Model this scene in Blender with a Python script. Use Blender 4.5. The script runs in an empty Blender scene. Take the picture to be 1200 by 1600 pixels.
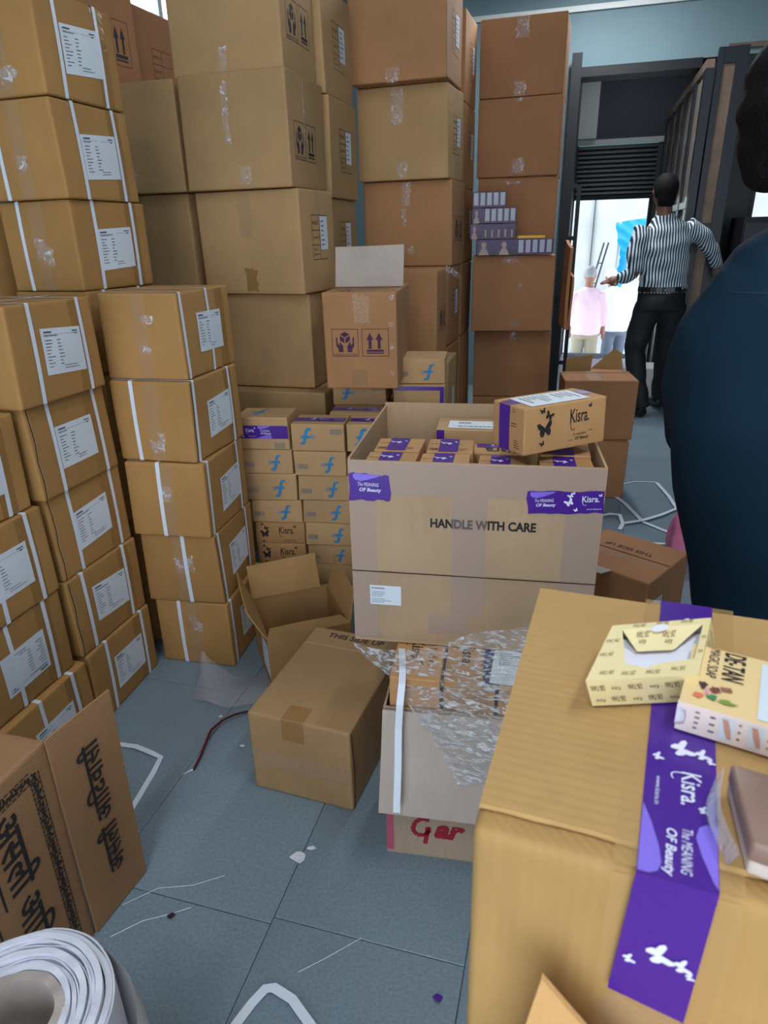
import bpy, bmesh, math, random
from mathutils import Vector, Matrix
from math import sin, cos, pi, radians, sqrt

SC = bpy.context.scene
COL = SC.collection

# ------------------------------------------------------------------ camera
PITCH, ROLL, CAM_H, F_PX = radians(22.53), radians(-1.347), 1.40, 1033.8
fwd = Vector((0, cos(PITCH), -sin(PITCH)))
rgt0 = Vector((1, 0, 0)); up0 = rgt0.cross(fwd)
rgt = cos(ROLL) * rgt0 + sin(ROLL) * up0
upv = -sin(ROLL) * rgt0 + cos(ROLL) * up0
cam_d = bpy.data.cameras.new('camera')
cam_d.sensor_fit = 'VERTICAL'; cam_d.sensor_height = 36.0
cam_d.lens = F_PX * 36.0 / 1600.0
cam_d.clip_start = 0.02
cam_d.dof.use_dof = True; cam_d.dof.focus_distance = 1.9; cam_d.dof.aperture_fstop = 11.0
cam = bpy.data.objects.new('camera', cam_d); COL.objects.link(cam)
m = Matrix.Identity(4)
for i in range(3):
    m[i][0], m[i][1], m[i][2] = rgt[i], upv[i], -fwd[i]
m[2][3] = CAM_H
cam.matrix_world = m
SC.camera = cam

# ------------------------------------------------------------------ light
SC.view_settings.view_transform = 'Standard'
SC.view_settings.look = 'None'
SC.view_settings.gamma = 1.0
SC.view_settings.use_curve_mapping = False
SC.view_settings.exposure = 0.02
wd = bpy.data.worlds.new('sky'); SC.world = wd; wd.use_nodes = True
bg = wd.node_tree.nodes['Background']
bg.inputs[0].default_value = (0.80, 0.90, 1.0, 1); bg.inputs[1].default_value = 4.4
sun_d = bpy.data.lights.new('sun', 'SUN'); sun_d.energy = 3.0; sun_d.angle = radians(1.0); sun_d.color = (1, .97, .92)
sun = bpy.data.objects.new('sun', sun_d); COL.objects.link(sun)
sun.rotation_euler = (radians(-38), radians(-18), 0)

RZ = radians(-16)                      # the room and the stacks are turned 16 degrees to the lens
RU = Vector((cos(RZ), sin(RZ), 0)); RV = Vector((-sin(RZ), cos(RZ), 0))
def room(u, v, z=0.0): return RU * u + RV * v + Vector((0, 0, z))

TUBES = [(-0.30, -0.85, 3.3, 30), (0.85, 0.55, 3.3, 20), (-0.25, 1.85, 3.3, 4), (0.02, 5.40, 3.3, 62), (0.42, 7.7, 3.2, 3)]  # last tube is added to brighten the passage
for (u, v, z, w) in TUBES:
    ld = bpy.data.lights.new('tube_light_glow', 'AREA'); ld.shape = 'RECTANGLE'; ld.size = 1.2; ld.size_y = 0.12
    ld.energy = w; ld.color = (0.93, 0.97, 1.0)
    lo = bpy.data.objects.new('tube_light_glow', ld); COL.objects.link(lo)
    lo.location = room(u, v, z - 0.05); lo.rotation_euler = (0, 0, RZ + pi / 2)

# ------------------------------------------------------------------ helpers
def srgb(r, g, b):
    f = lambda c: (c / 255 / 12.92) if c / 255 <= .04045 else ((c / 255 + .055) / 1.055) ** 2.4
    return (f(r), f(g), f(b), 1.0)

def link(ob, parent=None):
    COL.objects.link(ob)
    if parent is not None: ob.parent = parent
    return ob

def mesh_ob(name, verts, faces, mat, parent=None, smooth=False):
    me = bpy.data.meshes.new(name)
    me.from_pydata([tuple(v) for v in verts], [], faces)
    me.update()
    if mat: me.materials.append(mat)
    if smooth: me.polygons.foreach_set('use_smooth', [True] * len(me.polygons))
    return link(bpy.data.objects.new(name, me), parent)

def empty(name, loc, rz=0.0, parent=None, rot=None):
    o = bpy.data.objects.new(name, None); o.empty_display_size = .05
    o.location = loc; o.rotation_euler = rot if rot else (0, 0, rz)
    return link(o, parent)

def tag(o, label, cat, group=None, kind=None):
    if label: o['label'] = label
    if cat: o['category'] = cat
    if group: o['group'] = group
    if kind: o['kind'] = kind
    return o

def structure(o, label=None):
    o['kind'] = 'structure'
    if label: o['label'] = label
    return o

class MB:
    """collects simple shapes for one mesh"""
    def __init__(s): s.v = []; s.f = []
    def quad(s, a, b, c, d):
        n = len(s.v); s.v += [a, b, c, d]; s.f.append((n, n + 1, n + 2, n + 3)); return s
    def poly(s, pts):
        n = len(s.v); s.v += list(pts); s.f.append(tuple(range(n, n + len(pts)))); return s
    def box(s, x0, y0, z0, x1, y1, z1):
        n = len(s.v)
        s.v += [(x0, y0, z0), (x1, y0, z0), (x1, y1, z0), (x0, y1, z0), (x0, y0, z1), (x1, y0, z1), (x1, y1, z1), (x0, y1, z1)]
        s.f += [tuple(n + i for i in q) for q in ((0, 3, 2, 1), (4, 5, 6, 7), (0, 1, 5, 4), (1, 2, 6, 5), (2, 3, 7, 6), (3, 0, 4, 7))]
        return s
    def slab(s, pts, nrm, t):
        """polygon pts extruded by t along nrm"""
        n = len(s.v); k = len(pts); nv = Vector(nrm) * t
        s.v += [tuple(p) for p in pts] + [tuple(Vector(p) + nv) for p in pts]
        s.f.append(tuple(n + i for i in reversed(range(k)))); s.f.append(tuple(n + k + i for i in range(k)))
        for i in range(k): s.f.append((n + i, n + (i + 1) % k, n + k + (i + 1) % k, n + k + i))
        return s
    def tube(s, pts, r, n=6, cap=True):
        pts = [Vector(p) for p in pts]; rs = r if isinstance(r, (list, tuple)) else [r] * len(pts)
        base = len(s.v); prev = None
        for i, p in enumerate(pts):
            t = (pts[min(i + 1, len(pts) - 1)] - pts[max(i - 1, 0)]).normalized()
            ref = Vector((0, 0, 1)) if abs(t.z) < .9 else Vector((1, 0, 0))
            a = t.cross(ref).normalized()
            if prev is not None and a.dot(prev) < 0: a = -a
            prev = a; b = t.cross(a)
            for k in range(n):
                q = 2 * pi * k / n; s.v.append(tuple(p + (a * cos(q) + b * sin(q)) * rs[i]))
        for i in range(len(pts) - 1):
            for k in range(n):
                s.f.append((base + i * n + k, base + i * n + (k + 1) % n, base + (i + 1) * n + (k + 1) % n, base + (i + 1) * n + k))
        if cap:
            s.f.append(tuple(base + k for k in reversed(range(n)))); s.f.append(tuple(base + (len(pts) - 1) * n + k for k in range(n)))
        return s
    def build(s, name, mat, parent=None, smooth=False): return mesh_ob(name, s.v, s.f, mat, parent, smooth)

# ------------------------------------------------------------------ materials
MATS = {}
def mat_new(name):
    m = bpy.data.materials.new(name); m.use_nodes = True
    nt = m.node_tree; b = nt.nodes['Principled BSDF']
    return m, nt, b
def ramp_noise(nt, vec, scale, c0, c1, lo=.35, hi=.65, detail=4):
    n = nt.nodes.new('ShaderNodeTexNoise'); n.inputs['Scale'].default_value = scale; n.inputs['Detail'].default_value = detail
    nt.links.new(vec, n.inputs['Vector'])
    r = nt.nodes.new('ShaderNodeValToRGB'); r.color_ramp.elements[0].position = lo; r.color_ramp.elements[1].position = hi
    r.color_ramp.elements[0].color = c0; r.color_ramp.elements[1].color = c1
    nt.links.new(n.outputs['Fac'], r.inputs['Fac']); return r.outputs['Color'], n.outputs['Fac']

def mul(c, k): return (min(1, c[0] * k), min(1, c[1] * k), min(1, c[2] * k), 1)

def plain(name, col, rough=.6, metal=0.0, spec=.5, emit=0, alpha=1, var=0.0, scale=8, bump=0.0, bscale=40):
    if name in MATS: return MATS[name]
    m, nt, b = mat_new(name)
    b.inputs['Base Color'].default_value = col; b.inputs['Roughness'].default_value = rough
    b.inputs['Metallic'].default_value = metal; b.inputs['Specular IOR Level'].default_value = spec
    if emit: b.inputs['Emission Color'].default_value = col; b.inputs['Emission Strength'].default_value = emit
    b.inputs['Alpha'].default_value = alpha
    tc = nt.nodes.new('ShaderNodeTexCoord')
    if var:
        c, _ = ramp_noise(nt, tc.outputs['Object'], scale, mul(col, 1 - var), mul(col, 1 + var)); nt.links.new(c, b.inputs['Base Color'])
    if bump:
        n = nt.nodes.new('ShaderNodeTexNoise'); n.inputs['Scale'].default_value = bscale; nt.links.new(tc.outputs['Object'], n.inputs['Vector'])
        bp = nt.nodes.new('ShaderNodeBump'); bp.inputs['Strength'].default_value = bump; bp.inputs['Distance'].default_value = .01
        nt.links.new(n.outputs['Fac'], bp.inputs['Height']); nt.links.new(bp.outputs['Normal'], b.inputs['Normal'])
    MATS[name] = m; return m

def cardboard(name, col, flute=1.0, var=.10, rough=.78, axis='XY', pitch=.0065, spec=.35):
    """kraft board: fibre mottling, faint vertical flutes, scuffs"""
    if name in MATS: return MATS[name]
    m, nt, b = mat_new(name); L = nt.links.new
    tc = nt.nodes.new('ShaderNodeTexCoord'); oi = nt.nodes.new('ShaderNodeObjectInfo')
    mp = nt.nodes.new('ShaderNodeVectorMath'); mp.operation = 'ADD'; L(tc.outputs['Object'], mp.inputs[0])
    cx = nt.nodes.new('ShaderNodeCombineXYZ'); L(oi.outputs['Random'], cx.inputs[0]); L(oi.outputs['Random'], cx.inputs[2])
    sv = nt.nodes.new('ShaderNodeVectorMath'); sv.operation = 'SCALE'; sv.inputs['Scale'].default_value = 9; L(cx.outputs[0], sv.inputs[0]); L(sv.outputs[0], mp.inputs[1])
    big, _ = ramp_noise(nt, mp.outputs[0], 3.2, mul(col, 1 - var), mul(col, 1 + var), .3, .7, 3)
    st = nt.nodes.new('ShaderNodeMapping'); st.inputs['Scale'].default_value = (34, 34, 7) if axis != 'Z' else (7, 7, 34); L(mp.outputs[0], st.inputs[0])
    fine = nt.nodes.new('ShaderNodeTexNoise'); fine.inputs['Scale'].default_value = 2.0; fine.inputs['Detail'].default_value = 3; L(st.outputs[0], fine.inputs['Vector'])
    mx = nt.nodes.new('ShaderNodeMix'); mx.data_type = 'RGBA'; mx.blend_type = 'OVERLAY'; mx.inputs['Factor'].default_value = .07
    L(big, mx.inputs['A']); L(fine.outputs['Fac'], mx.inputs['B'])
    # scuffs: pale rubbed patches
    sn = nt.nodes.new('ShaderNodeTexNoise'); sn.inputs['Scale'].default_value = 7; sn.inputs['Detail'].default_value = 8; sn.inputs['Roughness'].default_value = .7; L(mp.outputs[0], sn.inputs['Vector'])
    sr = nt.nodes.new('ShaderNodeValToRGB'); sr.color_ramp.elements[0].position = .62; sr.color_ramp.elements[1].position = .78
    L(sn.outputs['Fac'], sr.inputs['Fac'])
    sm = nt.nodes.new('ShaderNodeMath'); sm.operation = 'MULTIPLY'; sm.inputs[1].default_value = .22; L(sr.outputs['Color'], sm.inputs[0])
    m2 = nt.nodes.new('ShaderNodeMix'); m2.data_type = 'RGBA'; L(sm.outputs[0], m2.inputs['Factor']); L(mx.outputs['Result'], m2.inputs['A']); m2.inputs['B'].default_value = mul(col, 1.45)
    hs = nt.nodes.new('ShaderNodeHueSaturation'); L(m2.outputs['Result'], hs.inputs['Color'])
    vr = nt.nodes.new('ShaderNodeMapRange'); vr.inputs['To Min'].default_value = .92; vr.inputs['To Max'].default_value = 1.08; L(oi.outputs['Random'], vr.inputs['Value']); L(vr.outputs[0], hs.inputs['Value'])
    L(hs.outputs['Color'], b.inputs['Base Color'])
    b.inputs['Roughness'].default_value = rough; b.inputs['Specular IOR Level'].default_value = spec
    sp = nt.nodes.new('ShaderNodeSeparateXYZ'); L(tc.outputs['Object'], sp.inputs[0])
    ad = nt.nodes.new('ShaderNodeMath'); ad.operation = 'ADD'
    if axis == 'XY': L(sp.outputs['X'], ad.inputs[0]); L(sp.outputs['Y'], ad.inputs[1])
    elif axis == 'Y': L(sp.outputs['Y'], ad.inputs[0]); ad.inputs[1].default_value = 0
    else: L(sp.outputs['Z'], ad.inputs[0]); ad.inputs[1].default_value = 0
    fm = nt.nodes.new('ShaderNodeMath'); fm.operation = 'MULTIPLY'; fm.inputs[1].default_value = 2 * pi / pitch; L(ad.outputs[0], fm.inputs[0])
    fs = nt.nodes.new('ShaderNodeMath'); fs.operation = 'SINE'; L(fm.outputs[0], fs.inputs[0])
    wob = nt.nodes.new('ShaderNodeMath'); wob.operation = 'MULTIPLY_ADD'; L(sn.outputs['Fac'], wob.inputs[0]); wob.inputs[1].default_value = 7.0; L(fs.outputs[0], wob.inputs[2])
    bp = nt.nodes.new('ShaderNodeBump'); bp.inputs['Strength'].default_value =   .16 * flute; bp.inputs['Distance'].default_value = .0008
    L(wob.outputs[0], bp.inputs['Height']); L(bp.outputs['Normal'], b.inputs['Normal'])
    MATS[name] = m; return m

def tape_mat(name, col, alpha=.5, rough=.25, bump=.25, scale=35):
    if name in MATS: return MATS[name]
    m, nt, b = mat_new(name); L = nt.links.new
    b.inputs['Base Color'].default_value = col; b.inputs['Roughness'].default_value = rough; b.inputs['Alpha'].default_value = alpha
    b.inputs['Specular IOR Level'].default_value = .6
    tc = nt.nodes.new('ShaderNodeTexCoord'); n = nt.nodes.new('ShaderNodeTexNoise'); n.inputs['Scale'].default_value = scale; n.inputs['Detail'].default_value = 4; n.inputs['Distortion'].default_value = 1.2
    L(tc.outputs['Object'], n.inputs['Vector'])
    bp = nt.nodes.new('ShaderNodeBump'); bp.inputs['Strength'].default_value = bump; bp.inputs['Distance'].default_value = .01
    L(n.outputs['Fac'], bp.inputs['Height']); L(bp.outputs['Normal'], b.inputs['Normal'])
    MATS[name] = m; return m

def crinkle(name):
    """clear tape with glints painted in as opaque white streaks"""
    m, nt, b = mat_new(name); L = nt.links.new
    b.inputs['Base Color'].default_value = srgb(232, 226, 232); b.inputs['Roughness'].default_value = .12; b.inputs['Specular IOR Level'].default_value = .9
    tc = nt.nodes.new('ShaderNodeTexCoord'); n = nt.nodes.new('ShaderNodeTexNoise'); n.inputs['Scale'].default_value = 42; n.inputs['Detail'].default_value = 5; n.inputs['Distortion'].default_value = 1.6
    L(tc.outputs['Object'], n.inputs['Vector'])
    bp = nt.nodes.new('ShaderNodeBump'); bp.inputs['Strength'].default_value = .9; bp.inputs['Distance'].default_value = .01; L(n.outputs['Fac'], bp.inputs['Height']); L(bp.outputs['Normal'], b.inputs['Normal'])
    r = nt.nodes.new('ShaderNodeMapRange'); r.inputs['From Min'].default_value = .52; r.inputs['From Max'].default_value = .66; r.inputs['To Min'].default_value = .14; r.inputs['To Max'].default_value = .8; L(n.outputs['Fac'], r.inputs['Value']); L(r.outputs[0], b.inputs['Alpha'])  # noise paints white streaks for glints on the creases
    MATS[name] = m; return m

def purple_tape():
    if 'purple tape' in MATS: return MATS['purple tape']
    m, nt, b = mat_new('purple tape'); L = nt.links.new
    tc = nt.nodes.new('ShaderNodeTexCoord')
    n = nt.nodes.new('ShaderNodeTexNoise'); n.inputs['Scale'].default_value = 14; n.inputs['Detail'].default_value = 2; L(tc.outputs['Object'], n.inputs['Vector'])
    bp = nt.nodes.new('ShaderNodeBump'); bp.inputs['Strength'].default_value = .12; bp.inputs['Distance'].default_value = .01
    L(n.outputs['Fac'], bp.inputs['Height']); L(bp.outputs['Normal'], b.inputs['Normal'])
    b.inputs['Base Color'].default_value = srgb(74, 34, 142); b.inputs['Roughness'].default_value = .28
    MATS['purple tape'] = m; return m

C_STRAP = cardboard('strapped carton board', srgb(166, 124, 72))
C_TAN = cardboard('tan carton board', srgb(178, 142, 98))
C_RED = cardboard('reddish carton board', srgb(176, 128, 86))
C_DARKRED = cardboard('brown carton board', srgb(166, 116, 78))
C_BEIGE = cardboard('beige carton board', srgb(176, 148, 118), flute=.8)
C_GREY = cardboard('grey inner board', srgb(178, 164, 154), flute=.9)
C_GREYBR = cardboard('grey brown board', srgb(168, 146, 126), flute=1.3)
C_SMALL = cardboard('mailer board', srgb(180, 136, 90), flute=.5, pitch=.004)
C_SMALLT = cardboard('mailer board light', srgb(184, 148, 106), flute=.5, pitch=.004)
C_NEAR = cardboard('near carton board', srgb(186, 148, 94), flute=.8, axis='Y', pitch=.0085)
C_NEARV = cardboard('near carton front board', srgb(176, 138, 84), flute=1.2, axis='XY', pitch=.0085)
C_FLOORB = cardboard('floor carton board', srgb(166, 132, 92), flute=1.0)
C_OPEN = cardboard('open carton board', srgb(164, 126, 80))
C_OIL = cardboard('oil carton board', srgb(150, 112, 78), flute=1.2, axis='Z')
T_CLEAR = tape_mat('clear packing tape', srgb(200, 172, 146), .22, .2, .12, 12)
T_PINK = tape_mat('wide clear tape', srgb(196, 172, 162), .50, .3, .10, 14)
T_SHINE = crinkle('crinkled clear tape')
T_BROWN = tape_mat('brown tape', srgb(170, 126, 72), .55, .25, .2)
PURPLE = purple_tape()
LILAC = plain('lilac tape print', srgb(134, 112, 222), .3)
WHITEP = plain('white tape print', srgb(225, 225, 250), .35)
PAPER = plain('label paper', srgb(212, 220, 230), .55, var=.03)
INK = plain('grey label ink', srgb(70, 74, 84), .7)
BLACKI = plain('black carton ink', srgb(34, 28, 30), .75, var=.2, scale=60)
BLUEBLK = plain('blue black carton ink', srgb(34, 32, 48), .75, var=.25, scale=60)
PURPI = plain('purple carton ink', srgb(66, 34, 62), .75, var=.15, scale=60)
BLUEI = plain('blue logo ink', srgb(48, 128, 178), .7, var=.12, scale=60)
FADEI = plain('faded blue ink', srgb(112, 122, 126), .75)
STRAP = plain('white plastic strap', srgb(214, 222, 236), .35, bump=.1, bscale=200)
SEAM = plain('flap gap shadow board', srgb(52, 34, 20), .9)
EDGE = plain('torn board edge', srgb(196, 170, 138), .9, var=.15, scale=80)

# ------------------------------------------------------------------ text
_TXT = {}
def text2d(s, bold=0.0, shear=0.0, space=1.0):
    """triangulated lettering, normalised to height 1 of its own bounds: verts, faces, aspect"""
    key = (s, bold, shear, space)
    if key in _TXT: return _TXT[key]
    cu = bpy.data.curves.new('lettering', 'FONT'); cu.body = s; cu.size = 1; cu.offset = bold; cu.shear = shear; cu.space_character = space; cu.resolution_u = 3
    ob = bpy.data.objects.new('lettering', cu); COL.objects.link(ob); bpy.context.view_layer.update()
    me = bpy.data.meshes.new_from_object(ob.evaluated_get(bpy.context.evaluated_depsgraph_get()))
    vs = [(v.co.x, v.co.y) for v in me.vertices]; fs = [tuple(p.vertices) for p in me.polygons]
    bpy.data.objects.remove(ob); bpy.data.curves.remove(cu); bpy.data.meshes.remove(me)
    if not vs: vs = [(0, 0), (1, 0), (1, 1)]; fs = []
    x0 = min(v[0] for v in vs); x1 = max(v[0] for v in vs); y0 = min(v[1] for v in vs); y1 = max(v[1] for v in vs)
    h = max(y1 - y0, 1e-6)
    vs = [((x - x0) / h, (y - y0) / h) for x, y in vs]
    _TXT[key] = (vs, fs, (x1 - x0) / h); return _TXT[key]

class Art:
    """flat print in (u, v) coordinates: lists of polygons, placed later on a face"""
    def __init__(s): s.v = []; s.f = []
    def poly(s, pts):
        n = len(s.v); s.v += list(pts); s.f.append(tuple(range(n, n + len(pts)))); return s
    def rect(s, a, b, c, d): return s.poly([(a, b), (c, b), (c, d), (a, d)])
    def frame(s, a, b, c, d, t):
        s.rect(a, b, c, b + t); s.rect(a, d - t, c, d); s.rect(a, b + t, a + t, d - t); s.rect(c - t, b + t, c, d - t); return s
    def add(s, vs, fs):
        n = len(s.v); s.v += list(vs); s.f += [tuple(i + n for i in f) for f in fs]; return s
    def text(s, t, a, b, c, d, rot=0, bold=0.0, shear=0.0, keep=False):
        """lettering fitted in the rectangle (a,b)-(c,d); rot in quarter turns anticlockwise"""
        vs, fs, asp = text2d(t, bold, shear)
        out = []
        for x, y in vs:
            x /= asp
            if rot == 1: x, y = 1 - y, x
            elif rot == 2: x, y = 1 - x, 1 - y
            elif rot == 3: x, y = y, 1 - x
            out.append((a + x * (c - a), b + y * (d - b)))
        return s.add(out, fs)
    def place(s, fn):
        """transform every point by fn(u, v) -> (u, v)"""
        s.v = [fn(*p) for p in s.v]; return s
    def line(s, pts, w):
        for (x0, y0), (x1, y1) in zip(pts[:-1], pts[1:]):
            dx, dy = x1 - x0, y1 - y0; l = max(sqrt(dx * dx + dy * dy), 1e-9); nx, ny = -dy / l * w / 2, dx / l * w / 2
            s.poly([(x0 + nx, y0 + ny), (x0 - nx, y0 - ny), (x1 - nx, y1 - ny), (x1 + nx, y1 + ny)])
        return s
    def ellipse(s, cx, cy, rx, ry, n=14, rot=0):
        return s.poly([(cx + rx * cos(q) * cos(rot) - ry * sin(q) * sin(rot), cy + rx * cos(q) * sin(rot) + ry * sin(q) * cos(rot)) for q in [2 * pi * i / n for i in range(n)]])

def butterfly(art, cx, cy, size, rot=0.0):
    half = [(0, .10), (.10, .22), (.34, .46), (.52, .44), (.50, .22), (.34, .02), (.40, -.14), (.34, -.36), (.18, -.42), (.06, -.24), (0, -.12)]
    for sg in (1, -1):
        pts = []
        for x, y in half:
            x, y = x * sg * size, y * size
            pts.append((cx + x * cos(rot) - y * sin(rot), cy + x * sin(rot) + y * cos(rot)))
        art.poly(pts if sg == 1 else pts[::-1])
    return art

def up_arrows(art, a, b, c, d):
    w, h = c - a, d - b
    art.frame(a, b, c, d, .02 * w)
    for k in (.30, .64):
        x = a + k * w; q = .13 * w
        art.poly([(x - q, b + .60 * h), (x + q, b + .60 * h), (x, b + .86 * h)])
        art.rect(x - .055 * w, b + .28 * h, x + .055 * w, b + .60 * h)
    art.rect(a + .17 * w, b + .17 * h, a + .80 * w, b + .25 * h); art.rect(a + .17 * w, b + .10 * h, a + .80 * w, b + .14 * h)
    return art

def care_hands(art, a, b, c, d, words=True):
    w, h = c - a, d - b
    P = lambda x, y: (a + x * w, b + y * h)
    art.frame(a, b, c, d, .02 * w)
    art.poly([P(.5, .90), P(.32, .80), P(.5, .69), P(.68, .80)])
    art.poly([P(.31, .76), P(.48, .66), P(.48, .48), P(.31, .58)]); art.poly([P(.69, .76), P(.52, .66), P(.52, .48), P(.69, .58)])
    for sg in (0, 1):
        f = (lambda x: 1 - x) if sg else (lambda x: x)
        hand = [(.16, .70), (.21, .70), (.22, .48), (.30, .40), (.28, .50), (.33, .52), (.42, .38), (.42, .16), (.24, .16), (.24, .26), (.16, .40)]
        pts = [P(f(x), y) for x, y in hand]; art.poly(pts[::-1] if sg else pts)
    if words: art.text('HANDLE WITH CARE', a + .06 * w, b + .04 * h, a + .94 * w, b + .11 * h)
    return art

def kisra_logo(art, a, b, c, d, white=False):
    """the word, its long K tail and the little butterfly"""
    w, h = c - a, d - b
    art.text('Kisra.', a, b + .30 * h, a + .86 * w, b + .86 * h, bold=.012)
    art.line([(a + .03 * w, b + .32 * h), (a + .045 * w, b + .12 * h), (a + .10 * w, b + .02 * h), (a + .19 * w, b + .03 * h), (a + .23 * w, b + .08 * h)], .025 * w)
    butterfly(art, a + .90 * w, b + .90 * h, .17 * w, .35)
    return art

def f_logo(art, a, b, c, d, flip=False):
    """slanted f with a swept foot, crossbar and speed lines"""
    w, h = c - a, d - b; n0 = len(art.v); P = lambda x, y: (a + x * w, b + y * h)
    out = [(.98, .86), (.94, .96), (.76, .98), (.62, .90), (.56, .74), (.52, .60), (.30, .60), (.30, .46), (.49, .46), (.44, .26), (.38, .17), (.26, .16), (.20, .06), (.34, .0), (.50, .03), (.60, .13), (.66, .30), (.69, .46), (.86, .46), (.88, .60), (.72, .60), (.75, .74), (.80, .84), (.88, .87)]
    n = len(out)
    for i, j, k, l in ((0, 1, 2, 23), (2, 3, 22, 23), (3, 4, 21, 22), (4, 5, 20, 21), (5, 8, 17, 20), (8, 9, 16, 17), (9, 10, 15, 16), (10, 11, 14, 15), (11, 12, 13, 14), (5, 6, 7, 8), (17, 18, 19, 20)): art.poly([P(*out[t]) for t in (i, j, k, l)])
    for y, x0 in ((.40, .06), (.49, .0), (.56, .10)): art.rect(a + x0 * w, b + y * h, a + .32 * w, b + (y + .035) * h)
    if flip:
        art.v[n0:] = [(2 * ((a + c) / 2) - x, 2 * ((b + d) / 2) - y) for x, y in art.v[n0:]]
    return art

def barcode(art, a, b, c, d, seed=0, n=18):
    r = random.Random(seed); x = a
    while x < c:
        w = (c - a) / n * r.choice((.3, .5, .8)); art.rect(x, b, min(c, x + w), d); x += w + (c - a) / n * r.choice((.3, .5, .7))
    return art

def text_rows(art, a, b, c, d, n, seed=0, cols=1, th=.27):
    """rows of small print too fine to read"""
    r = random.Random(seed); hh = (d - b) / n
    for i in range(n):
        y = d - (i + .5) * hh
        for k in range(cols):
            x0 = a + (c - a) * k / cols; x1 = x0 + (c - a) / cols * r.uniform(.35, .85); x = x0
            while x < x1:
                l = (c - a) * r.uniform(.03, .10); art.rect(x, y - hh * th / 2, min(x1, x + l), y + hh * th / 2); x += l + (c - a) * .018
    return art
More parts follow.
